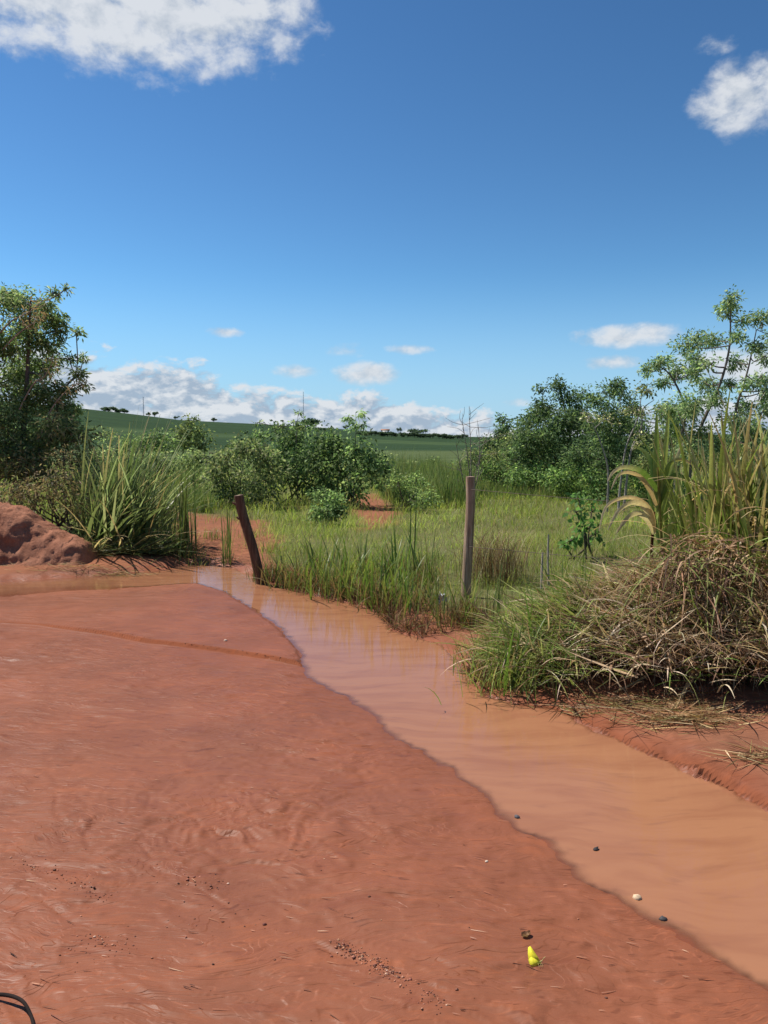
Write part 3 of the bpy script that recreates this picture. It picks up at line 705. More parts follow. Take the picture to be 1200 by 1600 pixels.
def tree(name, label, cat, yd, trunks, clumps, Lf, Wf, cols, cover=1.0, tr=0.06, group=None, bark=(0.12, 0.10, 0.085), depth=0.8, wts=None, nsub=6, dry=None, droop=.35, sig=.3, bare=None):
    """trunks: lists of photo points (base first); clumps: (px, py, radius px[, cover factor]); yd = distance from the ground the base stands on"""
    b0 = base(trunks[0][0][0], yd)
    root = empty(name, b0, label, cat, group)
    bark = np.array(bark)
    acc_l = Acc()
    skel = []
    for ti, tp in enumerate(trunks):
        pts = [b0 + np.array([0.12 * ti * (1 if ti % 2 else -1), 0.05 * ti, -0.05])]
        dz = rng.normal(0, .25 * depth)
        for k, (px, py) in enumerate(tp[1:]): pts.append(pt(px, py, yd + dz * (k + 1) / len(tp)))
        path = smooth_path(pts, 6 * len(pts))
        rr = tr * (0.85 if ti else 1) * np.linspace(1, .22, len(path))
        V, Q = tube(path, rr, 7, wob=.05)
        a = Acc(); a.add(V, Q, bark); a.build('trunk', M_TWIG, root, b0, True)
        skel.append((path, rr))
    allp = np.concatenate([s_[0] for s_ in skel]); allr = np.concatenate([s_[1] for s_ in skel])
    for c in clumps:
        px, py, rp = c[:3]; cf = c[3] if len(c) > 3 else 1.0
        yy = yd + rng.uniform(-depth, depth)
        cen = pt(px, py, yy); r = rp / 1200 * yd
        # attach below the clump
        d = np.linalg.norm(allp - cen, axis=1) + 3.0 * np.maximum(0, allp[:, 2] - cen[2] + .1 * r) + 0.3 * (allp[:, 2] < b0[2] + .3)
        i = int(np.argmin(d)); st = allp[i]
        mid = (st * .55 + cen * .45) + np.array([rng.normal(0, .08), rng.normal(0, .08), -0.08]) * max(.5, np.linalg.norm(cen - st))
        path = smooth_path([st, mid, cen], 7); r0 = min(allr[i] * .8, 0.02 + 0.012 * np.linalg.norm(cen - st))
        acc_b = Acc(); acc_b.add(*tube(path, np.linspace(r0, .009, 7), 5), bark)
        clump_leaves(acc_l, acc_b, cen, st, r, Lf, Wf, cols, cover * cf, nsub, tcol=bark, wts=wts, droop=droop, sig=sig)
        acc_b.build('branch', M_TWIG, root, b0)
    acc_l.build('crown', M_LEAF, root, b0)
    return root
DG = [S(66, 86, 52), S(80, 102, 60), S(54, 74, 48), S(100, 118, 70)]
AIRY = [S(84, 108, 70), S(100, 122, 80), S(68, 92, 60), S(128, 140, 100)]
OLIVE = [S(104, 112, 66), S(86, 98, 56), S(124, 126, 78), S(72, 86, 48)]
tree('airy_tree', 'tall airy tree with feathery leaves and open crown behind the cane grass', 'tree', 17,
     [[(1072, 800), (1080, 720), (1098, 660), (1125, 600), (1140, 540), (1141, 480)], [(1120, 800), (1143, 700), (1150, 640), (1168, 580), (1182, 515)], [(1050, 800), (1062, 700), (1070, 640), (1050, 590), (1030, 572)]],
     [(1140, 472, 20), (1132, 488, 16), (1187, 500, 20), (1160, 500, 13, .7), (1112, 528, 22), (1075, 540, 22), (1030, 566, 20), (1012, 578, 14), (1060, 582, 22), (1092, 560, 18), (1100, 596, 20), (1155, 525, 15), (1180, 540, 17), (1148, 565, 16),
      (1190, 588, 16), (1085, 634, 28), (1118, 625, 20), (1062, 640, 24), (1165, 632, 18), (1197, 556, 16), (1195, 640, 18), (1038, 598, 15), (1112, 568, 14, .7), (1135, 600, 14), (1172, 668, 20), (1100, 680, 26), (1215, 520, 20), (1225, 600, 24), (1050, 670, 26), (1120, 700, 30), (1080, 710, 30), (1160, 690, 30), (1190, 680, 30), (1040, 640, 22), (1150, 655, 22), (1200, 610, 22), (1172, 600, 16), (1085, 580, 16)],
     0.085, 0.032, AIRY, 1.15, 0.055, bark=(0.16, 0.14, 0.12), depth=0.9, nsub=7)
tree('dark_tree', 'dark leafy tree with ragged top standing farthest along the tree line from the cane', 'tree', 25,
     [[(900, 780), (893, 700), (882, 640), (874, 600)], [(870, 780), (860, 700), (850, 640)]],
     [(872, 600, 15), (848, 607, 11, .8), (890, 622, 24), (862, 636, 24), (905, 645, 26), (838, 652, 22), (850, 684, 32), (890, 686, 34), (920, 690, 26), (826, 690, 24), (870, 720, 34), (912, 612, 12, .6), (910, 665, 30), (880, 655, 28), (930, 720, 34), (835, 720, 30), (895, 735, 30)], 0.11, 0.045, DG, 1.15, 0.06, depth=1.2, sig=.34)
tree('dark_tree', 'dark leafy tree with flat domed top just left of the pale trunk', 'tree', 22,
     [[(948, 790), (952, 700), (956, 640)], [(930, 790), (935, 700)]],
     [(955, 602, 18), (972, 612, 18), (938, 622, 18), (960, 642, 26), (930, 664, 26), (985, 640, 22), (950, 690, 32), (985, 700, 28), (915, 710, 28), (1000, 668, 24), (1020, 690, 28), (975, 670, 28), (955, 730, 34), (1000, 735, 32), (1030, 720, 28)], 0.10, 0.042, DG, 1.15, 0.055, depth=1.0, sig=.34)
tree('pale_trunk_tree', 'thin tree with pale forked trunk and sparse olive leaves with dry tips', 'tree', 17.5,
     [[(968, 835), (968, 770), (978, 700), (996, 655), (1003, 610)], [(972, 760), (985, 710), (1002, 668), (1004, 640), (1022, 625)], [(965, 800), (950, 735), (938, 690), (925, 660)]],
     [(1015, 612, 18, .8), (1030, 640, 17, .8), (990, 640, 16, .7), (1000, 690, 16, .6), (945, 655, 16, .6), (922, 650, 14, .6), (1045, 655, 16)], 0.09, 0.035, OLIVE + [S(172, 160, 130)], 0.8, 0.034, bark=(0.30, 0.27, 0.235), depth=.6)
tree('slender_tree', 'slender tree with two leaning grey stems right of the pale forked trunk', 'tree', 19,
     [[(1040, 800), (1055, 740), (1075, 690), (1090, 640)], [(1050, 800), (1040, 740), (1046, 700), (1030, 660)]],
     [(1040, 690, 22), (1075, 700, 24), (1095, 720, 24), (1020, 720, 24), (1130, 720, 26), (1165, 720, 26), (1190, 700, 22)], 0.09, 0.035, OLIVE, 1.3, 0.04, bark=(0.26, 0.23, 0.20), depth=.8)
tree('small_tree', 'small rounded tree at the open end of the tree line', 'tree', 31,
     [[(786, 770), (786, 700), (788, 655)]], [(788, 656, 11), (780, 672, 15), (797, 678, 16), (768, 692, 18), (802, 700, 20), (782, 700, 22), (760, 712, 16)], 0.13, 0.055, DG, 1.3, 0.05, depth=.8)
tree('small_tree', 'bushy tree filling the gap beside the dark ragged tree', 'tree', 28,
     [[(822, 780), (822, 710), (822, 660)]], [(822, 664, 16), (812, 684, 20), (838, 690, 22), (800, 712, 22), (830, 720, 28), (815, 735, 24)], 0.12, 0.05, DG, 1.3, 0.05, depth=.9)
tree('scrub_tree', 'loose irregular scrub tree joining the bushy tree to the dark ragged tree', 'tree', 26.5,
     [[(845, 780), (842, 710), (838, 655)], [(838, 780), (815, 720), (800, 680)]], [(838, 652, 16, .8), (820, 676, 20), (855, 668, 18), (800, 690, 18), (842, 700, 26), (776, 712, 20), (815, 722, 26), (748, 716, 18), (860, 735, 26), (788, 740, 22)], 0.10, 0.04, OLIVE + DG[:2], 1.0, 0.045, depth=1.0, sig=.36)
LT = tree('leafy_tree', 'dense tree with dry twigs through its crown behind the dirt mound', 'tree', 13.2,
     [[(25, 800), (35, 700), (42, 600), (45, 520), (48, 470)], [(60, 800), (75, 700), (95, 620), (115, 590)], [(-30, 800), (-25, 650), (5, 520)]],
     [(8, 462, 22), (42, 470, 24), (66, 476, 18), (84, 458, 10), (104, 451, 7), (40, 500, 32), (82, 494, 22), (15, 530, 36), (58, 536, 32), (98, 516, 16), (119, 521, 9), (66, 575, 34), (20, 590, 42), (108, 560, 10, .8), (130, 560, 8), (122, 585, 13), (133, 602, 9), (96, 612, 18), (55, 625, 40), (96, 645, 26),
      (15, 655, 46), (60, 680, 42), (112, 675, 20), (-40, 500, 45), (-60, 580, 60), (-50, 680, 60), (20, 710, 40), (118, 640, 12), (-20, 470, 30)], 0.085, 0.028, [S(82, 102, 60), S(98, 118, 72), S(66, 86, 52), S(126, 134, 92)], 1.45, 0.06, depth=0.8, sig=.34)
for pts in ([(0, 520), (20, 500), (45, 488), (66, 470)], [(5, 545), (30, 520), (52, 505), (60, 492)], [(60, 690), (80, 640), (105, 610), (128, 598)], [(30, 640), (52, 600), (70, 588), (84, 560)]):
    P = [pt(px, py, 12.75 - .1 * i) for i, (px, py) in enumerate(pts)]; lo = np.array(LT.location); a = Acc(); a.add(*tube(smooth_path(P, 14), np.linspace(.016, .005, 14), 5), (0.36, 0.30, 0.24)); n = 60
    q = smooth_path(P, 14)[rng.integers(6, 14, n)] + rng.normal(0, .07, (n, 3)); br = a.build('dry_branch', M_TWIG, LT, lo)
    l = Acc(); l.add(*leaves(q, rng.normal(size=(n, 3)) - [0, 0, .5], .10, .022, pal(n, [S(206, 186, 150), S(170, 146, 112)]))); l.build('dry_leaves', M_STRAW, br, lo)
def shrub(label, px, yd, top, blobs, cols, Lf=.09, Wf=.05, cover=1.15, group='shrubs in the middle of the field', name='shrub', nst=5, depth=.7, cat='shrub', bark=(0.10, 0.08, 0.06), sig=.42):
    ys = CYP + (CAMZ / yd - math.tan(PITCH)) * 1200 * .995
    trunks = []
    for k in range(nst):
        bx, by, _ = blobs[k % len(blobs)][:3]
        trunks.append([(px, ys), (px + (bx - px) * .5 + random.uniform(-4, 4), ys + (by - ys) * .5), (bx, by)])
    return tree(name, label, cat, yd, trunks, blobs, Lf, Wf, cols, cover, 0.022, group, bark, depth, sig=sig)
SG = [S(92, 112, 60), S(112, 130, 74), S(76, 96, 52), S(138, 146, 96)]
SD = [S(70, 92, 52), S(86, 110, 60), S(58, 78, 44), S(112, 132, 80)]
shrub('broad grey green shrub behind the leaning post', 372, 19, 690, [(352, 715, 26), (385, 705, 26), (410, 712, 22), (345, 750, 30), (380, 745, 34), (415, 750, 30), (360, 775, 26), (400, 778, 26), (335, 735, 18), (330, 775, 22)], [S(112, 122, 74), S(92, 108, 62), S(134, 136, 92), S(76, 92, 54)])
shrub('tallest dark green shrub with leafy shoots rising above the hill line', 460, 20, 660, [(440, 690, 26), (465, 680, 22), (495, 688, 24), (450, 720, 34), (485, 722, 34), (425, 740, 28), (460, 755, 32), (500, 755, 32), (430, 672, 12, .7), (478, 665, 12, .7), (405, 680, 14)], SD)
shrub('dark green broad leaved shrub above the bare earth patch', 545, 19.5, 690, [(525, 695, 24), (555, 700, 24), (580, 715, 22), (535, 730, 30), (570, 740, 26), (545, 765, 26), (515, 755, 24), (590, 745, 18), (600, 725, 14)], SD, .12, .065)
shrub('light green bush beside the bare earth patch and tall grass', 640, 18, 730, [(622, 752, 16), (640, 768, 18), (662, 780, 18), (645, 785, 16), (650, 752, 14)], [S(88, 108, 58), S(76, 96, 50), S(104, 120, 70)], .07, .035)
shrub('small dense dark bush in front of the bare earth patch', 512, 15, 770, [(504, 778, 17), (522, 782, 18), (512, 800, 20), (497, 805, 15), (528, 800, 15)], SD, .06, .035, 1.4, None, 'bush')
shrub('rounded yellow green bush on the slope behind the tussock', 290, 34, 655, [(300, 662, 14), (285, 674, 16), (312, 676, 15), (298, 692, 20), (275, 692, 15), (320, 695, 14)], [S(92, 104, 56), S(76, 90, 50), S(108, 118, 68)], .15, .08)
shrub('low dark bush left of the rounded yellow green bush', 240, 33, 680, [(225, 690, 18), (250, 684, 18), (262, 700, 18), (240, 705, 20), (205, 695, 16)], SD, .14, .07)
shrub('tangled brown shrub of dry twigs behind the dirt mound', 70, 11.8, 700, [(40, 735, 34, .5), (90, 745, 34, .5), (60, 775, 34, .6), (110, 790, 28, .6), (20, 770, 34, .6), (100, 720, 26, .4), (130, 800, 22, .5)], [S(98, 84, 58), S(84, 92, 54), S(120, 104, 78), S(72, 66, 44)], .07, .018, .9, None, 'tangled_shrub', 8)
shrub('leafy sapling with large dark leaves in the meadow beside the cane', 918, 10.2, 780, [(905, 782, 13), (925, 800, 15), (912, 822, 16), (930, 835, 14), (890, 845, 13), (900, 800, 12), (880, 850, 9)], [S(70, 104, 44), S(88, 122, 54), S(58, 88, 38)], .08, .05, 0.9, None, 'sapling', 3, .25)
shrub('dense olive bush filling the ground between left tree and tussock', 95, 12.6, 0, [(60, 700, 32), (100, 690, 30), (125, 720, 26), (70, 740, 34), (110, 755, 30), (30, 730, 36), (20, 690, 36), (130, 680, 18), (85, 660, 26), (-20, 720, 40), (140, 745, 22)], [S(96, 108, 62), S(112, 120, 74), S(78, 92, 54), S(124, 112, 80)], .09, .03, 1.1, None, 'dense_bush', 6, .5)
U = [('low green undergrowth bush at the foot of the tree line', 760, 26, [(745, 720, 18), (770, 728, 20), (755, 740, 18)]), ('low green undergrowth bush at the foot of the tree line', 815, 24, [(800, 742, 18), (825, 748, 20), (845, 742, 18)]),
     ('low green undergrowth bush at the foot of the tree line', 880, 22, [(865, 748, 20), (890, 740, 22), (880, 768, 20), (905, 765, 18)]), ('low green undergrowth bush at the foot of the tree line', 930, 21, [(925, 745, 22), (945, 765, 22), (920, 775, 18)]),
     ('low green undergrowth bush at the foot of the tree line', 1005, 20, [(990, 740, 24), (1015, 760, 24), (1000, 785, 20)]), ('low green undergrowth bush at the foot of the tree line', 1070, 19, [(1050, 760, 26), (1085, 765, 26), (1070, 790, 20)]), ('low green undergrowth bush at the foot of the tree line', 1150, 19, [(1130, 760, 26), (1165, 760, 26), (1190, 770, 24), (1150, 790, 22)])]
for lb, px, yd, bl in U:
    shrub(lb, px, yd, 0, bl, [S(74, 100, 52), S(92, 118, 60), S(60, 84, 44), S(116, 140, 72)], .09, .045, 1.2, 'undergrowth below the tree line', 'undergrowth_bush', 3, .6, 'bush')
# scrub between the field and the hill
SCR = [S(92, 108, 64), S(108, 122, 74), S(78, 94, 56), S(126, 134, 88)]
r4 = random.Random(5)
for k, (px, yd, w, top) in enumerate([(160, 30, 34, 668), (200, 42, 34, 690), (345, 44, 26, 694), (380, 40, 30, 688), (420, 46, 28, 692), (505, 42, 28, 690), (565, 36, 28, 700), (600, 48, 28, 706), (640, 40, 26, 716), (680, 52, 16, 704), (676, 44, 18, 718), (715, 36, 24, 712), (740, 44, 26, 700), (140, 20, 40, 690), (205, 22, 44, 696), (252, 24, 44, 700), (300, 26, 44, 704), (335, 30, 38, 694), (660, 26, 26, 738), (700, 24, 24, 742)]):
    yb = CYP + (CAMZ / yd - math.tan(PITCH)) * 1200 * .995 - 6
    bl = []
    for j in range(7):
        f = r4.uniform(0, 1); bl.append((px + r4.uniform(-.6, .6) * w * (1.15 - .6 * f), yb + (top + 8 - yb) * f, w * r4.uniform(.28, .45)))
    shrub('rough scrub bush scattered in the rank grass below the hill', px, yd, 0, bl, SCR, .0042 * yd, .0022 * yd, .8, 'scrub below the hill', 'scrub_bush', 3, .6, 'bush')
# shoots above the shrubs
tree('young_tree', 'slender young tree with drooping leaves rising above the dark shrubs', 'tree', 19, [[(552, 780), (554, 720), (556, 680), (556, 645)]], [(545, 652, 9, 1), (562, 648, 9, 1), (556, 662, 9), (549, 668, 6), (565, 664, 7)], .11, .032, [S(110, 132, 86), S(92, 116, 72), S(130, 148, 104)], 1.1, .016, depth=.12, nsub=5, droop=.8)
tree('leafy_shoot', 'thin upright shoot with pointed leaves out of the tallest shrub', 'shoot', 19.5, [[(466, 780), (463, 700), (464, 670), (466, 642)]], [(466, 645, 5), (463, 658, 6), (468, 668, 7), (440, 668, 6), (402, 660, 5)], .10, .03, SG, 1.1, .012, depth=.1, nsub=4)

# bare shrub: only twigs
def bare_shrub():
    b0 = base(735, 20); root = empty('bare_shrub', b0, 'leafless grey shrub beyond the upright post', 'shrub')
    for k in range(5):
        tx, ty = [(722, 655), (733, 648), (748, 668), (712, 690), (757, 690)][k]
        e = pt(tx, ty, 20 + rng.normal(0, .25)); mid = (b0 + e) / 2 + rng.normal(0, .08, 3)
        p = smooth_path([b0 - [0, 0, .03], mid, e], 12); a = Acc(); a.add(*tube(p, np.linspace(.022, .005, 12), 5), (0.22, 0.18, 0.15))
        for j in range(9):
            s_ = p[rng.integers(4, 12)]; d = np.array([rng.normal(0, .3), rng.normal(0, .3), rng.uniform(.1, .4)])
            a.add(*tube(smooth_path([s_, s_ + d * .5 + rng.normal(0, .03, 3), s_ + d], 5), np.linspace(.008, .003, 5), 3), (0.22, 0.18, 0.15))
        a.build('stem', M_TWIG, root, b0)
bare_shrub()

# ------------------------------------------------------------------ hill: far trees, masts, house
def far_tree(label, px, py, wpx, hpx, yd, group='lone trees on the far ridge', block=False):
    x = (px - 600) / 1200 * yd; g = gz(x, yd); b0 = np.array([x, yd, g])
    root = empty('far_tree', b0, label, 'tree', group)
    w = wpx / 1200 * yd; h = hpx / 1200 * yd
    a = Acc(); a.add(*tube([b0 - [0, 0, .5], b0 + [0, 0, h * .6]], [w * .03 + .15, w * .02 + .08], 6), (0.06, 0.05, 0.04)); a.build('trunk', M_TWIG, root, b0)
    l = Acc(); n = 900
    subs = rng.normal(size=(9, 3)) * [w * .26, w * .26, h * .16] + [0, 0, h * .68]
    si = rng.integers(0, 9, n); P = b0 + subs[si] + rng.normal(size=(n, 3)) * [w * .1, w * .1, h * .09]
    l.add(*leaves(P, rng.normal(size=(n, 3)), w * .12, w * .08, pal(n, [S(84, 104, 80), S(96, 116, 88), S(74, 92, 74)]))); l.build('crown', M_LEAF, root, b0)  # crown tints lightened to stand in for distance haze
RT = 'small dark round tree standing alone on the far ridge'
for px, w, h in ((235, 7, 6), (244, 9, 8), (276, 7, 5), (305, 6, 5), (336, 8, 6), (540, 8, 6), (622, 7, 8)):
    far_tree(RT, px, 0, w, h, 690)
far_tree('broad dark grove on the ridge directly behind the tallest shrub', 488, 0, 28, 11, 690, None)
far_tree('broad low dark tree on the ridge beyond the white farmhouse', 652, 0, 20, 8, 700, None)
for px in (168, 178, 189, 197): far_tree('dark tree in the grove on the ridge beside the radio mast', px, 0, 14, 7, 690, 'grove on the far ridge')
for k in range(26):
    px = 562 + k * 6.4 + random.uniform(-2, 2)
    far_tree('dark tree in the hedgerow crossing the far hillside', px, 0, 11, random.uniform(5, 7.5), 470 + k * 1.2, 'hedgerow on the far hillside')
M_STEEL = plain('galvanised_steel', (0.30, 0.31, 0.33), 0.5, 0.5, 3, .15, 0.6)
def mast(label, px, top, yd, wid):
    x = (px - 600) / 1200 * yd; g = gz(x, yd); b0 = np.array([x, yd, g]); root = empty('radio_mast', b0, label, 'mast')
    H = pt(px, top, yd)[2] - g; w = wid
    for k in range(3):
        c, s_ = math.cos(k * 2.094), math.sin(k * 2.094)
        a = Acc(); a.add(*tube([b0 + [w * c, w * s_, -.3], b0 + [w * .4 * c, w * .4 * s_, H]], [.10, .07], 5), (0.3, 0.3, 0.3)); a.build('leg', M_STEEL, root, b0)
    a = Acc(); nb = 14
    for j in range(nb):
        for k in range(3):
            f0, f1 = j / nb, (j + 1) / nb; r0, r1 = w * (1 - .6 * f0), w * (1 - .6 * f1); k2 = k + 1
            a.add(*tube([b0 + [r0 * math.cos(k * 2.094), r0 * math.sin(k * 2.094), H * f0], b0 + [r1 * math.cos(k2 * 2.094), r1 * math.sin(k2 * 2.094), H * f1]], [.04, .04], 4), (0.3, 0.3, 0.3))
    a.build('bracing', M_STEEL, root, b0)
mast('short lattice radio mast on the ridge by the dark grove', 227, 620, 690, .55)
mast('tall thin lattice radio mast on the ridge behind the tallest shrub', 475, 612, 720, .4)
def boxm(x0, x1, y0, y1, z0, z1):
    V = [(x, y, z) for z in (z0, z1) for y in (y0, y1) for x in (x0, x1)]
    return V, [(0, 2, 3, 1), (4, 5, 7, 6), (0, 1, 5, 4), (2, 6, 7, 3), (0, 4, 6, 2), (1, 3, 7, 5)]
def house():
    yd = 520; x = (602 - 600) / 1200 * yd; g = gz(x, yd); b0 = np.array([x, yd, g])
    root = empty('farmhouse', b0, 'tiny white farmhouse with clay roof on the far hillside', 'house')
    g2 = 1.6 + (pt(602, 687, yd)[2] - 1.6) - g
    z0 = -0.5; zt = max(3.0, g2 + 3.4)
    wh = plain('white_render', (0.78, 0.77, 0.74), .8, .2, 2, .06); cl_ = plain('clay_tile', (0.42, 0.20, 0.12), .8, .2, 4, .2); dk = plain('dark_glass', (0.03, 0.035, 0.04), .15, .5, 2, .1); wd_ = plain('door_paint', (0.16, 0.10, 0.07), .6, .3, 3, .2)
    V, Q = boxm(-2.6, 2.6, -2, 2, z0, zt); build('wall', V, Q, wh, root, (0, 0, 0))
    V = [(-3, -2.4, zt + .01), (3, -2.4, zt + .01), (3, 2.4, zt + .01), (-3, 2.4, zt + .01), (-3, 0, zt + 1.1), (3, 0, zt + 1.1)]
    build('roof', V, [(0, 1, 5, 4), (2, 3, 4, 5), (0, 3, 2, 1)], cl_, root, (0, 0, 0), T=[(0, 4, 3), (1, 2, 5)])
    V, Q = boxm(-.45, .45, -2.06, -2.003, zt - 2.6, zt - .5); build('door', V, Q, wd_, root)
    for xx in (-1.7, 1.7):
        V, Q = boxm(xx - .5, xx + .5, -2.05, -2.003, zt - 1.8, zt - .7); build('window', V, Q, dk, root)
house()

# ------------------------------------------------------------------ fence posts
def post(name, label, pxs, yd, rad, mat, cut, flat=1.0):
    pts = [pt(px, py, yd) for px, py in pxs]
    b0 = np.array([pts[-1][0], yd, gz(pts[-1][0], yd)]); root = empty(name, b0, label, 'fence post')
    pts = pts[::-1]; pts = [pts[0] - np.array([0, 0, max(0.15, pts[0][2] - b0[2] + .15)])] + pts
    path = smooth_path(pts, 40); n = len(path); k = 14
    V, Q = tube(path, rad * np.linspace(1.08, .95, n), k)
    cen = np.repeat(path, k, 0); D = V - cen
    th = np.tile(np.arange(k), n); zz = np.repeat(np.linspace(0, 14, n), k)
    f = 1 + .10 * fbm(th * .55 + 0.01, zz * .22, 3, 131) + .05 * (np.cos(th * 2 * np.pi / k * 2) if flat < 1 else 0)
    V = cen + D * f[:, None]; V[:, 1] = cen[:, 1] + (V[:, 1] - cen[:, 1]) * flat
    sh = build('shaft', V, Q, mat, root, b0, smooth=True); root['sh'] = sh.name
    top = V[-k:]; c = top.mean(0) + [0, 0, .006]; VV = np.concatenate([top + [0, 0, .001], [c]]);
    build('cut_end', VV, np.zeros((0, 4)), cut, root, b0, T=[(i, (i + 1) % k, k) for i in range(k)])
    return root, b0, path
r1, p1, path1 = post('fence_post', 'crooked dark fence post leaning over the water', [(373, 774), (378, 800), (387, 830), (396, 860), (403, 890), (408, 912)], 9.15, .058, M_POSTD, M_CUT)
for (dx, z, l) in ((-.05, .82, .05), (-.05, 1.0, .07)):
    q = path1[np.argmin(np.abs(path1[:, 2] - (p1[2] + z)))]
    V, Q = tube([q, q + np.array([-.06, -.02, .01]), q + np.array([-.06 - l * .5, -.02, .03])], [.022, .018, .010], 6); build('branch_stub', V, Q, M_POSTD, bpy.data.objects[r1['sh']], p1, smooth=True)
r2_, p2, path2 = post('fence_post', 'upright weathered grey brown fence post standing in bank grass', [(735, 745), (735, 790), (732, 850), (729, 910), (727, 950)], 7.7, .050, M_POST, M_CUT, .85)
del r1['sh'], r2_['sh']
r3, p3, path3 = post('fence_post', 'dark fence post half hidden inside the cane grass', [(1171, 742), (1170, 800), (1168, 900)], 6.7, .047, M_POSTD, M_CUT)
del r3['sh']
for lb, pxs, yd in (('pale broken stake in the grass, the taller of the pair', [(857, 835), (856, 870), (857, 905)], 8.3), ('pale broken stake in the grass, the shorter of the pair', [(848, 863), (847, 885), (846, 912)], 8.2)):
    pts = [pt(px, py, yd) for px, py in pxs][::-1]; g = gz(pts[0][0], yd); pts = [np.array([pts[0][0], yd, g - .08])] + pts
    pth = smooth_path(pts, 12); a = Acc(); a.add(*tube(pth, np.linspace(.017, .009, 12), 6, wob=.08), (0.42, 0.36, 0.29))
    o = a.build('wooden_stake', M_TWIG, None, np.array([pth[0][0], yd, g])); tag(o, lb, 'stake')
M_WIRE = plain('rusty_wire', (0.16, 0.12, 0.10), .6, .4, 40, .3, .5)
def wire(label, za, zb):
    a = path2[np.argmin(np.abs(path2[:, 2] - za))]; c = path3[np.argmin(np.abs(path3[:, 2] - zb))]
    a = a + np.array([0, -.055, 0]); c = c + np.array([0, -.055, 0]); e = c + (c - a) * .8; e[2] -= .05
    mid = (a + c) / 2 - [0, 0, .02]
    V, Q = tube(smooth_path([a, mid, c, (c + e) / 2 - [0, 0, .015], e], 30), .0025, 5); o = build('fence_wire', V, Q, M_WIRE, None, a); tag(o, label, 'wire')
wire('thin upper fence wire from the upright post to the cane grass', 1.18, 1.08); wire('thin lower fence wire from the upright post to the cane grass', .62, .55)

# ------------------------------------------------------------------ big grasses
CG = [S(128, 148, 72), S(152, 166, 90), S(106, 128, 60), S(178, 182, 112)]
STRAW = [S(178, 150, 110), S(156, 122, 86), S(196, 172, 134), S(120, 90, 62), S(140, 108, 76)]
def ribbon(pts, wid, col, tipcol=None, n=14, fold=.25, side=None, start=.5):
    P = smooth_path(pts, n); T = np.gradient(P, axis=0); T /= np.linalg.norm(T, axis=1, keepdims=True) + 1e-9
    ref = np.array([0.25, 1.0, .15]) if side is None else np.array(side)
    Sd = np.cross(T, ref); Sd /= np.linalg.norm(Sd, axis=1, keepdims=True) + 1e-9
    Nn = np.cross(Sd, T); t = np.linspace(0, 1, n)
    w = wid * .5 * np.minimum(1, start + 2.2 * t) * np.clip(1 - t, .02, 1) ** .55
    V = np.stack([P + Sd * w[:, None] + Nn * (w * fold)[:, None], P, P - Sd * w[:, None] + Nn * (w * fold)[:, None]], 1).reshape(-1, 3)
    k = np.arange(n - 1)[:, None] * 3; Q = np.concatenate([k + np.array([[0, 1, 4, 3]]), k + np.array([[1, 2, 5, 4]])])
    col = np.array(col); tip = col if tipcol is None else np.array(tipcol)
    f = np.clip((t - .35) / .5, 0, 1)[:, None]
    return V, Q, np.repeat(col * (1 - f) + tip * f, 3, 0)
def variants(nv, L, Wd, th, bend, cols, prefix, seg=9):
    """mesh variants of a blade rooted at the origin, leaning towards +Y"""
    out = []
    for k in range(nv):
        t0 = rng.uniform(*th); bd = rng.uniform(*bend); l = rng.uniform(*L); ps = [np.zeros(3)]
        a = t0; x = z = 0.0; q = rng.uniform(-.08, .08)
        for s_ in range(seg):
            a = t0 + bd * ((s_ + .5) / seg) ** 1.6; x += math.sin(a) * l / seg; z += math.cos(a) * l / seg
            ps.append(np.array([q * (s_ / seg) ** 2 * l, x, z]))
        c = pal(1, cols[:-1])[0]; tp = c if rng.uniform() < .6 else np.array(cols[-1])
        V, Q, C = ribbon(ps, Wd * rng.uniform(.7, 1.2), c, tp, 11, .3, side=(1, 0.3, .1) if rng.uniform() < .0 else (0.0, 1.0, -.5))
        me = build(prefix, V, Q, M_CANE, C=C); m = me.data; bpy.data.objects.remove(me); out.append(m)
    return out
def put_leaf(mesh, root, loc, rz, sc=1.0, tilt=(0, 0), name='leaf'):
    o = bpy.data.objects.new(name, mesh); COL.objects.link(o); o.parent = root
    o.location = [float(v) for v in loc]; o.rotation_euler = (tilt[0], tilt[1], rz); o.scale = (sc, sc, sc); return o

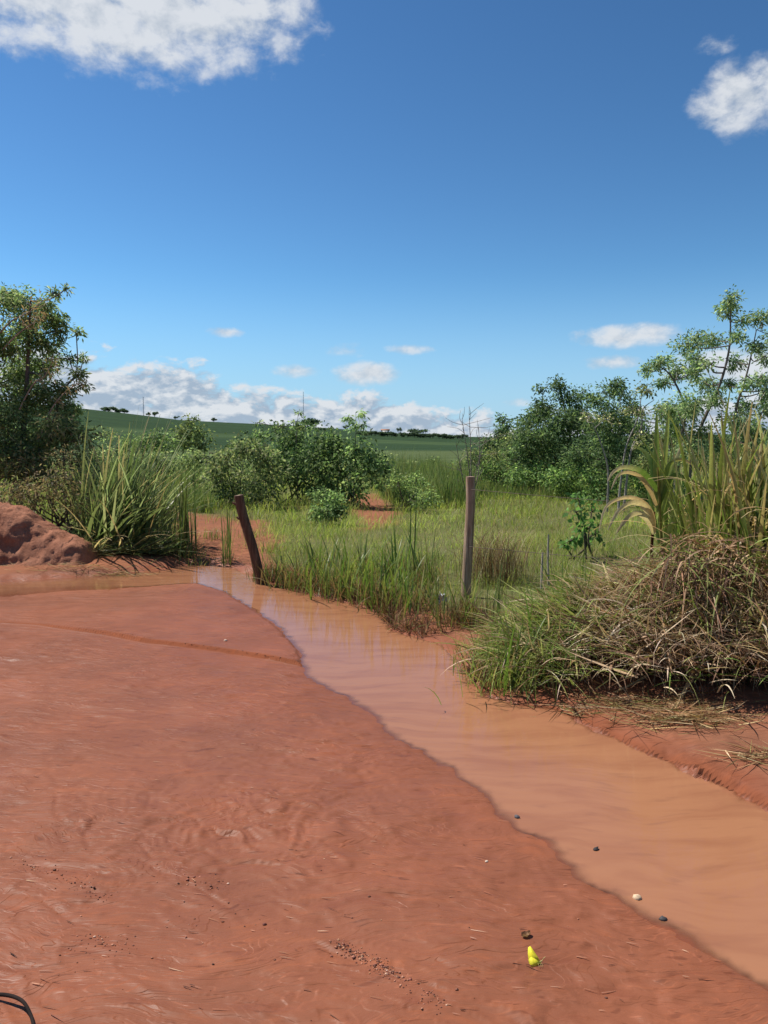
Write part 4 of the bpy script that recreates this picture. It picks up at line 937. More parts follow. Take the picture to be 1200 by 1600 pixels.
# tussock of elephant grass at the left bank
TG = [S(116, 132, 84), S(136, 150, 98), S(98, 116, 70), S(160, 168, 122), S(180, 164, 124)]
tus_up = variants(14, (1.3, 1.9), .054, (.02, .38), (.05, .5), TG, 'leaf'); tus_side = variants(12, (1.0, 1.7), .050, (.45, 1.0), (.15, .7), TG, 'leaf'); tus_dry = variants(6, (.9, 1.5), .026, (.5, 1.2), (.2, .9), [S(176, 156, 112), S(190, 172, 128), S(150, 128, 92), S(150, 128, 92)], 'leaf')
def tussock():
    b0 = np.array([(195 - 600) / 1200 * 11.3, 11.3, 0]); b0[2] = gz(b0[0], b0[1])
    root = empty('grass_tussock', b0, 'tall elephant grass tussock with fallen blades between dirt mound and water', 'grass tussock')
    for k in range(150):
        x = rng.uniform(-.72, .15); y = rng.uniform(-.2, .9); put_leaf(tus_up[rng.integers(14)], root, (x, y, rng.uniform(-.05, .03)), rng.uniform(0, 6.28) if rng.uniform() < .3 else rng.normal(-1.5, .55), rng.uniform(.7, 1.1) * (1.12 - .22 * abs(x + .2)))
    for k in range(110):
        x = rng.uniform(-.65, .3); y = rng.uniform(-.35, .5); put_leaf(tus_side[rng.integers(12)], root, (x, y, rng.uniform(-.03, .15)), rng.normal(-1.75, .65), rng.uniform(.7, 1.15))
    for k in range(40):
        x = rng.uniform(-.6, .4); y = rng.uniform(-.5, .1); put_leaf(tus_dry[rng.integers(6)], root, (x, y, rng.uniform(0, .1)), rng.normal(-1.7, .9), rng.uniform(.6, 1.1))
    # collapsed blades over the water edge
    a = Acc(); n = 1500
    P = b0 + np.stack([rng.uniform(-1.0, .75, n), rng.uniform(-.6, .1, n), rng.uniform(0, .12, n)], 1)
    a.add(*blades(P, rng.normal(1.75, .8, n), rng.uniform(1.0, 1.6, n), rng.normal(.1, .2, n), rng.uniform(.25, .7, n), .012, pal(n, TG + [S(140, 120, 84), S(120, 100, 70)]), 4))
    n = 500; P = b0 + np.stack([rng.uniform(-.8, .55, n), rng.uniform(-.2, 1.1, n), np.zeros(n)], 1)
    a.add(*blades(P, rng.normal(1.4, 1.2, n), np.abs(rng.normal(.1, .25, n)), np.abs(rng.normal(.4, .3, n)), rng.uniform(.7, 1.6, n), .014, pal(n, TG[:3], jit=.25), 5))
    tag(a.build('undergrowth', M_GRASS, root, b0), kind='stuff')
tussock()

# reed clumps, explicit positions
reed = variants(10, (.8, 1.25), .030, (.02, .16), (.02, .3), [S(104, 126, 66), S(122, 142, 78), S(88, 108, 56), S(150, 150, 96)], 'leaf')
short = variants(10, (.35, .62), .026, (.1, .5), (.1, .7), [S(118, 140, 62), S(140, 156, 78), S(100, 122, 54), S(168, 160, 106)], 'leaf')
def clump(name, label, px, py, n, h, spread, var, group=None, cat='grass', rzm=None, filler=120, fcols=None):
    b0 = at(px, py); root = empty(name, b0, label, cat, group)
    for k in range(n):
        x, y = rng.normal(0, spread, 2); put_leaf(var[rng.integers(len(var))], root, (x, y, gz(b0[0] + x, b0[1] + y) - b0[2] - .01), rng.uniform(0, 6.28) if rzm is None else rng.normal(rzm, .6), h * rng.uniform(.6, 1.15))
    if filler:
        m = filler; xy = rng.normal(0, spread * 1.5, (m, 2)); P = np.stack([b0[0] + xy[:, 0], b0[1] + xy[:, 1], np.full(m, b0[2] - .01)], 1)
        a = Acc(); a.add(*blades(P, rng.uniform(0, 6.28, m), np.abs(rng.normal(.2, .3, m)), np.abs(rng.normal(.6, .4, m)), rng.uniform(.15, .4, m) * h, .009, pal(m, fcols or [S(112, 130, 60), S(96, 112, 54), S(150, 128, 86), S(126, 96, 66)]), 4))
        tag(a.build('undergrowth', M_GRASS, root, b0), kind='stuff')
    return root
clump('reed_clump', 'tall upright reeds standing behind the water by bare red soil', 292, 872, 26, 1.15, .07, reed, filler=90)
clump('reed_clump', 'shorter upright reed tuft left of the crooked post', 357, 884, 16, .72, .05, reed, filler=50)
GL = 'green grass tuft on the water edge between the two fence posts'; GG = 'grass tufts along the bank'
for px, py, n, h in ((428, 905, 10, .8), (455, 912, 14, 1.0), (478, 918, 12, .95), (508, 925, 14, 1.1), (540, 930, 14, 1.05), (572, 938, 14, 1.1), (602, 944, 14, 1.1), (632, 948, 12, 1.0), (660, 955, 12, 1.1), (500, 895, 12, 1.1), (560, 905, 14, 1.2), (610, 905, 14, 1.2), (655, 915, 12, 1.2)):
    clump('grass_tuft', 'green grass tuft close beside the crooked post' if px == 428 else 'green grass tuft on the mud bar side nearest the upright post' if px == 660 else GL, px, py, int(n * 1.5), h, .10, short, GG)
clump('reed_clump', 'dark upright reeds rising from the bank grass left of the upright post', 655, 900, 14, .85, .14, reed, filler=60)
clump('reed_clump', 'fresh green reed tuft on the mud beside the upright post', 690, 972, 12, .55, .05, reed, filler=40)
clump('reed_clump', 'bright yellow green reed tuft right of the upright post', 772, 985, 10, .62, .04, reed, filler=60, fcols=[S(160, 132, 90), S(120, 90, 62), S(130, 140, 70)])
clump('grass_tuft', 'dry brown grass tuft wrapped round the foot of the upright post', 732, 975, 10, .9, .08, short, filler=420, fcols=[S(150, 118, 84), S(120, 90, 62), S(96, 72, 52), S(118, 128, 66)])
clump('grass_tuft', 'small grass sprig growing in the water below the crooked post', 453, 926, 5, .5, .02, short, filler=0)
clump('grass_tuft', 'fallen grass blades at the foot of the crooked post', 405, 912, 7, .8, .05, short, filler=20)
clump('grass_tuft', 'tiny pale weed on the mud bar in the channel', 592, 968, 6, .35, .02, short, filler=0)

for px, py, n, h, lb in ((428, 862, 14, .55, 'sparse weed tuft on bare red soil right behind the crooked post'), (330, 842, 12, .5, 'low weed tuft on bare red soil behind the shorter reeds'), (312, 884, 12, .45, 'low grass tuft at the water edge beside the tall reeds'), (395, 838, 10, .45, 'small weed tuft on the bare soil in front of the broad shrub'), (268, 862, 16, .7, 'grass tuft on bare soil at the foot of the big tussock')):
    clump('weed_tuft', lb, px, py, n, h, .10, short, None, filler=70)
# dry seed heads beside the upright post
def seedheads():
    b0 = base(775, 8.6); root = empty('dry_grass_clump', b0, 'faded seed head grass clump right of the upright post', 'grass')
    n = 500; P = b0 + np.stack([rng.normal(0, .2, n), rng.normal(0, .15, n), np.zeros(n)], 1)
    a = Acc(); a.add(*blades(P, rng.uniform(0, 6.28, n), np.abs(rng.normal(.1, .15, n)), np.abs(rng.normal(1.3, .5, n)), rng.uniform(.5, .85, n), .007, pal(n, [S(176, 152, 116), S(140, 112, 82), S(112, 86, 62), S(196, 178, 140)]), 6, 2.5))
    a.build('stalks', M_STRAW, root, b0)
seedheads()

# cane plant: leaves traced one by one
def cane():
    yd = 6.3; b0 = base(1030, yd); root = empty('cane_plant', b0, 'tall cane plant with arching dried leaf tips', 'cane')
    a = Acc(); st = smooth_path([b0 - [0, 0, .05], pt(1035, 900, yd), pt(1031, 800, yd), pt(1028, 730, yd)], 20)
    a.add(*tube(st, np.linspace(.017, .010, 20), 8), S(150, 146, 84)); a.build('stalk', M_LEAF, root, b0, True)
    a = Acc(); st = smooth_path([pt(1020, 950, yd + .1), pt(1018, 870, yd + .1), pt(1022, 800, yd + .05)], 14)
    a.add(*tube(st, np.linspace(.016, .011, 14), 8), S(110, 72, 48)); a.build('dead_stalk', M_LEAF, root, b0, True)
    G1, G2, G3 = S(138, 158, 76), S(168, 180, 98), S(112, 138, 62); B1, B2 = S(232, 208, 168), S(206, 172, 128)
    spec = [  # photo points, width m, colour, tip colour, depth shift
     ([(1030, 800), (1026, 740), (1026, 690), (1026, 645)], .055, G1, G1, 0), ([(1032, 790), (1038, 720), (1042, 680), (1045, 640)], .045, G2, G2, -.05), ([(1034, 800), (1050, 740), (1060, 710), (1067, 692)], .045, G2, B1, .05),
     ([(1028, 780), (1018, 725), (1006, 705), (990, 697)], .04, G3, G2, .1), ([(1030, 770), (1015, 750), (1000, 735), (975, 730), (958, 738), (950, 752)], .045, G3, B1, -.1),
     ([(1026, 790), (1015, 765), (1000, 745), (980, 738), (965, 744), (955, 765)], .035, B2, B1, -.18), ([(1022, 830), (1020, 810), (1010, 790), (990, 778), (965, 780), (945, 795), (936, 830)], .04, B2, B1, -.1),
     ([(1022, 830), (1016, 805), (1002, 788), (985, 786), (965, 800), (950, 828)], .05, B1, B1, -.2), ([(1022, 835), (1015, 815), (1000, 803), (985, 806), (972, 820), (963, 834)], .05, B1, S(214, 190, 150), -.25),
     ([(1032, 775), (1045, 728), (1065, 718), (1085, 728)], .035, G1, B2, -.08), ([(1030, 790), (1050, 745), (1075, 750), (1100, 760), (1130, 752)], .04, G3, B2, -.15), ([(1033, 870), (1042, 840), (1055, 810), (1063, 790)], .045, G2, G2, -.1),
     ([(1033, 860), (1048, 820), (1058, 770), (1062, 730)], .035, G1, G2, .1), ([(1034, 880), (1050, 850), (1075, 835), (1100, 828)], .03, G3, G3, .15), ([(1030, 830), (1036, 780), (1044, 740), (1050, 700)], .04, G1, G2, .15), ([(1030, 850), (1020, 800), (1012, 760), (1010, 730)], .03, G3, G1, .2)]
    for pts, w, c, tc_, dy in spec:
        P = [pt(px, py, yd + dy * (i / (len(pts) - 1)) + .01) for i, (px, py) in enumerate(pts)]
        V, Q, C = ribbon(P, w * 1.3, c, tc_, 18, .35); build('leaf', V, Q, M_CANE, root, b0, C)
cane()
# big cane grass on the right
cg_up = variants(14, (.9, 1.35), .046, (.02, .28), (.1, .7), CG + [S(186, 168, 120)], 'leaf'); cg_dry = variants(8, (.7, 1.1), .024, (.3, .9), (1.0, 2.0), STRAW[:3] + [S(150, 120, 88)], 'leaf')
def cane_grass(label, px, yd, n, sc, spread, ndry):
    b0 = base(px, yd); root = empty('cane_grass', b0, label, 'cane grass')
    for k in range(9):
        x, y = rng.normal(0, spread * .7, 2); lean = rng.normal(0, .1)
        P = [np.array([x, y, -.05]), np.array([x + lean * .3, y, .45]), np.array([x + lean * .8, y + rng.normal(0, .05), rng.uniform(.8, 1.15) * sc])]
        a = Acc(); a.add(*tube(smooth_path(P, 10), np.linspace(.013, .008, 10), 6), pal(1, [S(160, 146, 92), S(130, 120, 66)])[0]); a.build('stalk', M_LEAF, root, (0, 0, 0), True)
    for k in range(n):
        x, y = rng.normal(0, spread, 2); put_leaf(cg_up[rng.integers(14)], root, (x, y, rng.uniform(.05, .75) * sc), rng.uniform(0, 6.28), sc * rng.uniform(.6, 1.05))
    for k in range(ndry):
        x, y = rng.normal(0, spread, 2); put_leaf(cg_dry[rng.integers(8)], root, (x, y, rng.uniform(.1, .9) * sc), rng.uniform(0, 6.28), sc * rng.uniform(.6, 1.1))
cane_grass('dense tall green cane grass clump over the dry thatch', 1135, 5.9, 125, 1.0, .14, 30)
cane_grass('tall cane grass clump with hanging dead leaves at the road bank', 1205, 5.4, 85, .95, .17, 60)
cane_grass('thin cane grass growing behind the dense cane clump', 1085, 6.6, 60, 1.0, .12, 8)
cane_grass('broad green cane grass between the dense clump and the road bank', 1172, 5.7, 85, 1.12, .14, 40)

# collapsed dry thatch
def thatch():
    a = Acc()
    ridge = [(815, 6.1, .06), (860, 6.1, .20), (905, 6.1, .36), (960, 6.1, .46), (1030, 6.0, .54), (1100, 5.8, .58), (1180, 5.5, .60), (1260, 5.2, .62)]
    rp = np.array([[(px - 600) / 1200 * yd, yd, z] for px, yd, z in ridge])
    front = np.array([at(px, py) for px, py in ((765, 1045), (800, 1075), (850, 1090), (920, 1098), (1000, 1100), (1080, 1104), (1160, 1105), (1260, 1110))])
    def srf(u, v):
        x = np.stack([np.interp(u, np.linspace(0, 1, 8), rp[:, k]) for k in range(3)], 1); f = np.stack([np.interp(u, np.linspace(0, 1, 8), front[:, k]) for k in range(3)], 1)
        p = x * (1 - v[:, None]) + f * v[:, None]
        p[:, 2] = x[:, 2] * np.clip(1 - v, 0, 1) ** .55 + f[:, 2] * v + .03
        return p
    dcol = [S(226, 198, 164), S(196, 164, 132), S(240, 220, 192), S(156, 124, 98), S(112, 86, 68)]
    # lying straw on the top skin
    n = 7000; u = rng.uniform(0, 1, n); v = rng.beta(1.1, 1.6, n); P = srf(u, v); P += rng.normal(0, .03, (n, 3)) + [0, 0, .02]
    left = (u < .42) & (rng.uniform(0, 1, n) < .62); c = pal(n, dcol, [3, 3, 2, 3, 2]); c[left] = pal(left.sum(), CG)
    gr = rng.uniform(0, 1, n) < .16; c[gr] = pal(gr.sum(), CG)
    a.add(*blades(P, rng.normal(np.pi + .9, 1.0, n), rng.uniform(.75, 1.45, n), rng.normal(.45, .5, n), np.clip(np.exp(rng.normal(-1.25, .45, n)), .08, .5), np.exp(rng.normal(-4.5, .45, n)), c, 6, 1.2))
    # hanging stems on the front face
    n = 5200; u = rng.uniform(0, 1, n) ** .8; v = rng.uniform(.25, .85, n); P = srf(u, v); P[:, 1] += rng.uniform(0, .35, n); P[:, 2] += rng.uniform(-.05, .05, n)
    a.add(*blades(P, rng.normal(np.pi, 1.1, n), rng.uniform(.8, 1.8, n), rng.uniform(.5, 1.3, n), rng.uniform(.2, .5, n), rng.uniform(.005, .011, n), pal(n, [S(176, 144, 116), S(144, 110, 86), S(206, 178, 148), S(106, 80, 62)]), 5, 1.1))
    # upright dead stems inside
    n = 3000; u = rng.uniform(0, 1, n); v = rng.uniform(-.1, .75, n); p = srf(u, np.clip(v, 0, 1)); hgt = np.maximum(.12, p[:, 2] - .02); P = p.copy(); P[:, 2] = .02; P[:, 1] += rng.uniform(0, .5, n)
    a.add(*blades(P, rng.uniform(0, 6.28, n), np.abs(rng.normal(0, .25, n)), rng.normal(.5, .5, n), hgt * rng.uniform(.7, 1.25, n), .010, pal(n, [S(120, 90, 62), S(86, 64, 44), S(104, 98, 56), S(70, 52, 38)]), 4))
    o = a.build('dry_thatch', M_STRAW, None, (0, 0, 0)); tag(o, 'collapsed thatch of dry brown grass overhanging the right bank', 'dry grass', kind='stuff')
thatch()
def hanging():
    n = 1500; u = rng.uniform(0, 1, n); P = np.stack([1.9 + u * 1.3 + rng.normal(0, .05, n), 5.0 + rng.uniform(0, .7, n), rng.uniform(.25, .95, n)], 1)
    a = Acc(); a.add(*blades(P, rng.normal(np.pi, 1.0, n), rng.uniform(.6, 1.4, n), rng.uniform(1.2, 2.0, n), rng.uniform(.3, .75, n), rng.uniform(.008, .02, n), pal(n, [S(150, 118, 92), S(118, 90, 70), S(190, 162, 130), S(90, 68, 54), S(130, 140, 78)]), 7, .8))
    tag(a.build('hanging_dead_leaves', M_STRAW), 'curtain of dead brown leaves hanging under the cane grass', 'dry grass', kind='stuff')
hanging()
# green tufts growing through the thatch
for px, py, n, h, lb in ((795, 1068, 26, .95, 'bright green grass tuft spilling over the water at the tip of the thatch'), (830, 1050, 22, 1.0, 'green grass tuft growing on the low end of the thatch'), (780, 1035, 18, .85, 'short green grass tuft between thatch tip and upright post')):
    clump('grass_tuft', lb, px, py, n, h, .11, short, None, filler=260, fcols=[S(132, 150, 74), S(112, 134, 62), S(150, 160, 90), S(170, 146, 100)])
for px, yd, n, h, lb in ((1003, 5.9, 8, .5, 'small green tuft poking out on top of the thatch'), (905, 6.0, 12, .8, 'loose green blades on the middle of the thatch')):
    b0 = base(px, yd); root = empty('grass_tuft', b0, lb, 'grass')
    for k in range(n): put_leaf(short[rng.integers(10)], root, (rng.normal(0, .15), rng.normal(0, .1), rng.uniform(.15, .4)), rng.uniform(0, 6.28), h * rng.uniform(.7, 1.2))
# broken long stalks leaning down to the mud
for pts, lb in (([(1165, 1005, 5.2), (1120, 1020, 4.95), (1080, 1065, 4.7), (1055, 1118, 4.45)], 'pale broken stalk arching from the thatch down to the mud'),
                ([(1120, 1018, 5.1), (1085, 1050, 4.8), (1060, 1095, 4.6), (1045, 1125, 4.42)], 'second pale stalk lying against the arching broken stalk'),
                ([(1040, 1035, 5.2), (1000, 1062, 4.95), (960, 1085, 4.8)], 'straight dry stalk slanting across the thatch shadow')):
    P = [pt(px, py, yd) for px, py, yd in pts]; P[-1][2] = gz(P[-1][0], P[-1][1]) + .012; a = Acc(); pth = smooth_path(P, 18); a.add(*tube(pth, np.linspace(.009, .006, 18), 6), S(196, 170, 128)); o = a.build('dry_stalk', M_STRAW, None, pth[-1]); tag(o, lb, 'stalk')
# flood litter on the right bank
def litter(label, px, py, rx, ry, n, h):
    c = at(px, py); P = c + np.stack([rng.normal(0, rx, n), rng.normal(0, ry, n), np.zeros(n)], 1); P[:, 2] = ground_z(P[:, 0], P[:, 1], True) + np.abs(rng.normal(0, h, n)) + .004
    a = Acc(); a.add(*blades(P, rng.normal(1.7, .7, n) + np.pi * (rng.uniform(0, 1, n) < .5), rng.uniform(1.35, 1.57, n), rng.normal(0.03, .06, n), rng.uniform(.06, .26, n), rng.uniform(.004, .010, n), pal(n, STRAW + [S(96, 72, 52), S(130, 130, 78)]), 3))
    o = a.build('straw_litter', M_STRAW, None, c); tag(o, label, 'straw', kind='stuff')
litter('washed up straw litter pile on the red bank below the thatch', 1068, 1125, .17, .09, 420, .025)
litter('thin line of washed straw along the foot of the thatch', 960, 1103, .34, .07, 380, .012)
litter('small straw scrap on the smooth red bank by the ledge', 1185, 1185, .07, .05, 90, .012)
litter('wet straw lying in the shallow water below the tussock', 170, 897, .55, .12, 420, .02)

def bank_debris():
    g = np.array(far_g[9:19]); seg = np.hypot(*np.diff(g, axis=0).T); cum = np.concatenate([[0], np.cumsum(seg)]); n = 2600
    t = rng.uniform(0, cum[-1], n); x = np.interp(t, cum, g[:, 0]); y = np.interp(t, cum, g[:, 1])
    off = np.abs(rng.normal(.10, .13, n)); d = np.array([.35, .94]); x += d[0] * off; y += d[1] * off
    bar = np.exp(-(((x - 0.62) / 0.6) ** 2 + ((y - 6.0) / 0.6) ** 2)) > .45; x, y = x[~bar], y[~bar]; n = len(x)
    P = np.stack([x, y, ground_z(x, y, False)], 1)
    a = Acc(); a.add(*blades(P, rng.uniform(0, 6.28, n), np.abs(rng.normal(.8, .5, n)), rng.normal(.4, .5, n), rng.uniform(.06, .28, n), rng.uniform(.005, .011, n), pal(n, [S(128, 92, 68), S(100, 68, 50), S(164, 132, 98), S(84, 58, 44), S(120, 128, 70)], [3, 3, 2, 3, 2]), 4))
    tag(a.build('bank_debris', M_STRAW), 'matted brown roots and dead blades along the waterline of the far bank', 'debris', kind='stuff')
bank_debris()
# curled dry leaf on the litter, leaf on the mud
def curled(label, px, py, L, W_, col, rz, h=.3):
    c = at(px, py); nu, nv = 9, 7; u = np.linspace(0, 1, nu); v = np.linspace(-1, 1, nv); U_, V_ = np.meshgrid(u, v)
    w = W_ * .5 * np.sin(np.pi * np.clip(U_ * .92 + .06, 0, 1)) ** .7
    x = (U_ - .5) * L; y = V_ * w; z = h * W_ * V_ ** 2 + .12 * L * (U_ - .5) ** 2 * 4 + .004 + .002 * rng.normal(size=U_.shape)
    ca, sa = math.cos(rz), math.sin(rz); g = float(ground_z(np.array([c[0]]), np.array([c[1]]))[0])
    VV = np.stack([x * ca - y * sa + c[0], x * sa + y * ca + c[1], z + g - .003], -1).reshape(-1, 3)
    i = np.arange(nv - 1)[:, None] * nu; j = np.arange(nu - 1)[None, :]; Q = np.stack([i + j, i + j + 1, i + nu + j + 1, i + nu + j], -1).reshape(-1, 4)
    o = build('dry_leaf', VV, Q, M_STRAW, None, (c[0], c[1], g), np.tile(col, (len(VV), 1)), True); tag(o, label, 'leaf')
curled('curled brown dry leaf lying on the mud near the yellow butterfly', 822, 1464, .036, .022, S(150, 120, 92), .5, .5)
curled('large pale curled leaf on the straw litter pile', 1086, 1124, .12, .06, S(206, 168, 120), .3, .5)

# ------------------------------------------------------------------ stones, gravel, glint slivers on the mud
def rock(r, seed, col):
    u, v = np.meshgrid(np.linspace(0, 2 * np.pi, 9)[:-1], np.linspace(.25, np.pi - .25, 5)); g = np.random.default_rng(seed)
    R = r * (1 + g.normal(0, .2, u.shape)); V = np.stack([R * np.cos(u) * np.sin(v), R * np.sin(u) * np.sin(v) * .8, R * np.cos(v) * .62], -1).reshape(-1, 3)
    i = np.arange(4)[:, None] * 8; j = np.arange(8)[None, :]; Q = np.stack([i + j, i + 8 + j, i + 8 + (j + 1) % 8, i + (j + 1) % 8], -1).reshape(-1, 4)
    V = np.concatenate([V, [V[:8].mean(0) + [0, 0, r * .06], V[-8:].mean(0)]]); n = len(V)
    T = [(n - 2, k, (k + 1) % 8) for k in range(8)] + [(n - 1, 32 + (k + 1) % 8, 32 + k) for k in range(8)]
    return V, Q, T
M_STONE = foliage_mat('stone', 0.0, .7, .3, False)
def stone(label, px, py, r, col, seed):
    c = at(px, py); z = max(ZW, float(ground_z(np.array([c[0]]), np.array([c[1]]))[0])); c = np.array([c[0], c[1], z + r * .1])
    V, Q, T = rock(r, seed, col); o = build('stone', V + c, Q, M_STONE, None, c, np.tile(col, (len(V), 1)), False, T); tag(o, label, 'stone')
stone('pale cream stone at the edge of the muddy water', 995, 1410, .017, S(200, 172, 140), 1)
stone('dark wet stone in the shallows beside the pale cream stone', 1036, 1440, .014, S(70, 66, 66), 2)
stone('small black stone breaking the middle of the muddy water', 931, 1343, .013, S(52, 46, 46), 3)
stone('grey stone on the water edge upstream of the pale stone', 808, 1282, .014, S(84, 80, 84), 4)
stone('tiny white pebble alone on the bare mud', 760, 1348, .007, S(220, 200, 176), 5)
stone('white pebble on the smooth mud crust above the crack', 352, 1006, .016, S(206, 176, 156), 6)
def gravel():
    V_, Q_, T_, C_ = [], [], [], []; n0 = 0; lines = [([(30, 1345), (80, 1365), (125, 1388), (165, 1410)], 110, .022), ([(525, 1478), (560, 1492), (600, 1515), (612, 1525)], 260, .016), ([(600, 1515), (650, 1550), (695, 1578)], 90, .02), ([(240, 1362), (330, 1392), (345, 1386)], 50, .03), ([(140, 1470), (180, 1480), (200, 1485)], 40, .03), ([(100, 1500), (160, 1478), (300, 1440), (430, 1445)], 60, .05), ([(165, 991), (300, 1012), (380, 1023), (465, 1033)], 90, .012), ([(300, 1400), (700, 1500)], 50, .35), ([(300, 950), (420, 1000)], 30, .2)]
    k = 0
    for pl, n, sp in lines:
        g = np.array([at0(*p) for p in pl])
        for q in range(n):
            t = rng.uniform(0, len(g) - 1); i = min(int(t), len(g) - 2); p = g[i] + (g[i + 1] - g[i]) * (t - i) + rng.normal(0, sp, 2)
            r = float(np.clip(np.exp(rng.normal(-6.05, .40)), .001, .008)); z = float(ground_z(np.array([p[0]]), np.array([p[1]]))[0]); V, Q, T = rock(r, k, None); k += 1
            V_.append(V + [p[0], p[1], z + r * .2]); Q_.append(Q + n0); T_.append(np.array(T) + n0); n0 += len(V); C_.append(np.tile(pal(1, [S(140, 88, 68), S(112, 68, 52), S(170, 120, 94), S(88, 56, 46), S(206, 172, 146)], [4, 4, 3, 2, .5])[0], (len(V), 1)))
    o = build('gravel', np.concatenate(V_), np.concatenate(Q_), M_STONE, None, (0, 0, 0), np.concatenate(C_), False, np.concatenate(T_)); tag(o, 'fine brown gravel washed into lines on the red mud', 'gravel', kind='stuff')
gravel()
def glint_slivers():  # straw-like slivers added to imitate wet glints by their pale colour
    n = 260; px = rng.uniform(0, 1150, n); py = rng.uniform(1010, 1590, n); ok = []; P = []
    for a_, c_ in zip(px, py):
        x, y = at0(a_, c_)
        if inside(np.array([x]), np.array([y]), water_poly)[0] or beyond(np.array([x]), np.array([y]))[0]: continue
        P.append((x, y))
    P = np.array(P); z = ground_z(P[:, 0], P[:, 1]); N = len(P); P = np.stack([P[:, 0], P[:, 1], z + .004], 1)
    a = Acc(); a.add(*blades(P, rng.normal(RAD(104), .22, N), np.full(N, 1.55), rng.normal(0, .06, N), rng.uniform(.015, .06, N), rng.uniform(.002, .0045, N), pal(N, [S(196, 150, 124), S(170, 112, 88), S(210, 176, 150), S(90, 58, 46)], [3, 4, 1, 2]), 3, 1, .2))
    o = a.build('glint_slivers', M_STRAW, None, (0, 0, 0)); tag(o, 'thin straw-like slivers standing in for wet glints along the flow marks of the mud', 'straw', kind='stuff')
glint_slivers()
# dark bent root at the bottom corner
g0 = [at0(px, py) for px, py in ((-60, 1572), (-20, 1564), (10, 1567), (35, 1577), (48, 1592), (54, 1612))]
P = [np.array([x, y, float(ground_z(np.array([x]), np.array([y]))[0]) + h]) for (x, y), h in zip(g0, (.004, .012, .022, .022, .012, .002))]
a = Acc(); a.add(*tube(smooth_path(P, 30), np.linspace(.006, .0045, 30), 8), (0.02, 0.014, 0.012)); o = a.build('bent_root', M_TWIG, None, P[2], True); tag(o, 'thin dark bent root looping over the mud', 'root')
# scrap of clear plastic in the bank grass
def plastic():
    c = at(690, 955); c = c + [0, .05, .12]; nu = 7; u, v = np.meshgrid(np.linspace(-1, 1, nu), np.linspace(-1, 1, nu)); z = .03 * rng.normal(size=u.shape)
    V = np.stack([u * .05 + .01 * rng.normal(size=u.shape), z * .6, v * .035 + .012 * rng.normal(size=u.shape)], -1).reshape(-1, 3) + c
    i = np.arange(nu - 1)[:, None] * nu; j = np.arange(nu - 1)[None, :]; Q = np.stack([i + j, i + j + 1, i + nu + j + 1, i + nu + j], -1).reshape(-1, 4)
    o = build('plastic_scrap', V, Q, plain('thin_plastic', (0.62, 0.66, 0.68), .2, .6, 30, .1), None, c, None, True); tag(o, 'crumpled whitish plastic scrap caught in bank grass', 'litter')
plastic()

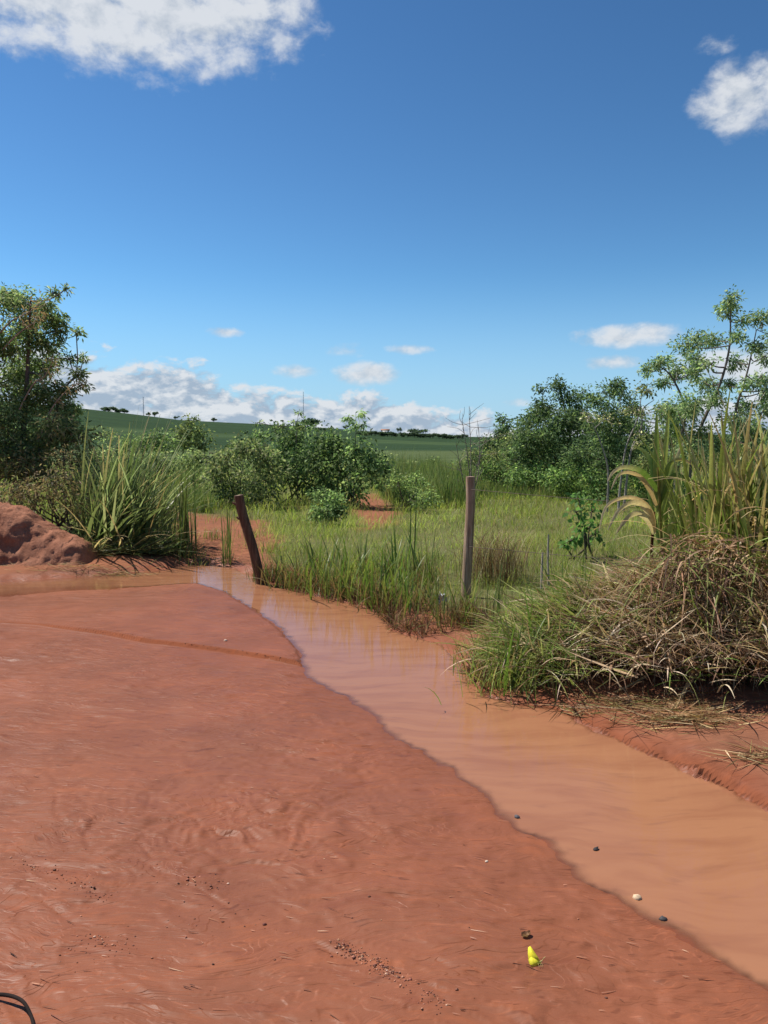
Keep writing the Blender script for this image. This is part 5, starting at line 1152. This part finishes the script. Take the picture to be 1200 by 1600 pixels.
# ------------------------------------------------------------------ butterfly
def butterfly():
    c = at(838, 1512); c[2] = float(ground_z(np.array([c[0]]), np.array([c[1]]))[0]) - .002; root = empty('butterfly', c, 'bright yellow butterfly with closed wings resting on the red mud', 'butterfly')
    m, n, o = newmat('yellow_wing'); tcn = n.n('ShaderNodeTexCoord').outputs['Object']; nz = n.noise(n.map(tcn, sc=(500, 500, 60)), 1, 3, .5)
    col = n.ramp(nz, [(0.3, (0.84, 0.78, 0.03)), (0.7, (0.95, 0.88, 0.08))]); p = n.n('ShaderNodeBsdfPrincipled'); n.put(p.inputs['Base Color'], col); p.inputs['Roughness'].default_value = .7
    tr = n.n('ShaderNodeBsdfTranslucent'); n.put(tr.inputs[0], (0.95, 0.9, 0.06, 1)); mx = n.n('ShaderNodeMixShader'); mx.inputs[0].default_value = .4; n.t.links.new(p.outputs[0], mx.inputs[1]); n.t.links.new(tr.outputs[0], mx.inputs[2]); n.t.links.new(mx.outputs[0], o.inputs[0])
    fore = np.array([(.013, .008), (.007, .021), (-.002, .036), (-.008, .0455), (-.0125, .043), (-.0155, .030), (-.0165, .012), (-.006, .006)]); hind = np.array([(.012, .007), (.001, .016), (-.010, .022), (-.0165, .017), (-.0158, .005), (-.0120, .0), (-.003, .001), (.006, .004)])
    def wing(name, pl, y, tilt):
        ctr = pl.mean(0); k = len(pl); V = []
        for (x, z) in pl: V.append((x, y + tilt * z, z))
        V.append((ctr[0], y + tilt * ctr[1] + .0012 * np.sign(tilt + 1e-6), ctr[1]))
        V = np.array(V); V2 = V + [0, .0003, 0]
        T = [(i, (i + 1) % k, k) for i in range(k)] + [((i + 1) % k + k + 1, i + k + 1, 2 * k + 1) for i in range(k)]
        Q = [(i, i + k + 1, (i + 1) % k + k + 1, (i + 1) % k) for i in range(k)]
        build(name, np.concatenate([V, V2]), Q, m, root, (0, 0, 0), T=T)
    for s_ in (-1, 1): wing('forewing', fore, s_ * .0012, s_ * .05); wing('hindwing', hind, s_ * .0020, s_ * .07)
    bm = plain('butterfly_body', (0.42, 0.40, 0.16), .8, .2, 300, .3)
    pth = smooth_path([(-.012, 0, .004), (-.002, 0, .007), (.008, 0, .0095), (.014, 0, .011)], 12); V, Q = tube(pth, [.0006, .0012, .0016, .0018, .0018, .0019, .0021, .0022, .0022, .002, .0018, .0012], 8); build('body', V, Q, bm, root, (0, 0, 0), smooth=True)
    V, Q, T = rock(.0021, 9, None); build('head', V + [.0155, 0, .0115], Q, bm, root, (0, 0, 0), None, True, T)
    for s_ in (-1, 1):
        V, Q = tube([(.0165, s_ * .0008, .0125), (.021, s_ * .003, .017), (.026, s_ * .005, .020)], [.0003, .00025, .0005], 5); build('antenna', V, Q, bm, root)
        for x in (.004, .009, .013): V, Q = tube([(x, s_ * .001, .008), (x + .001, s_ * .005, .006), (x + .002, s_ * .007, -.001)], [.0004, .0003, .0003], 4); build('leg', V, Q, bm, root)
    root.rotation_euler = (RAD(-40), 0, RAD(6)); root.scale = (1.25, 1.25, 1.25)
butterfly()
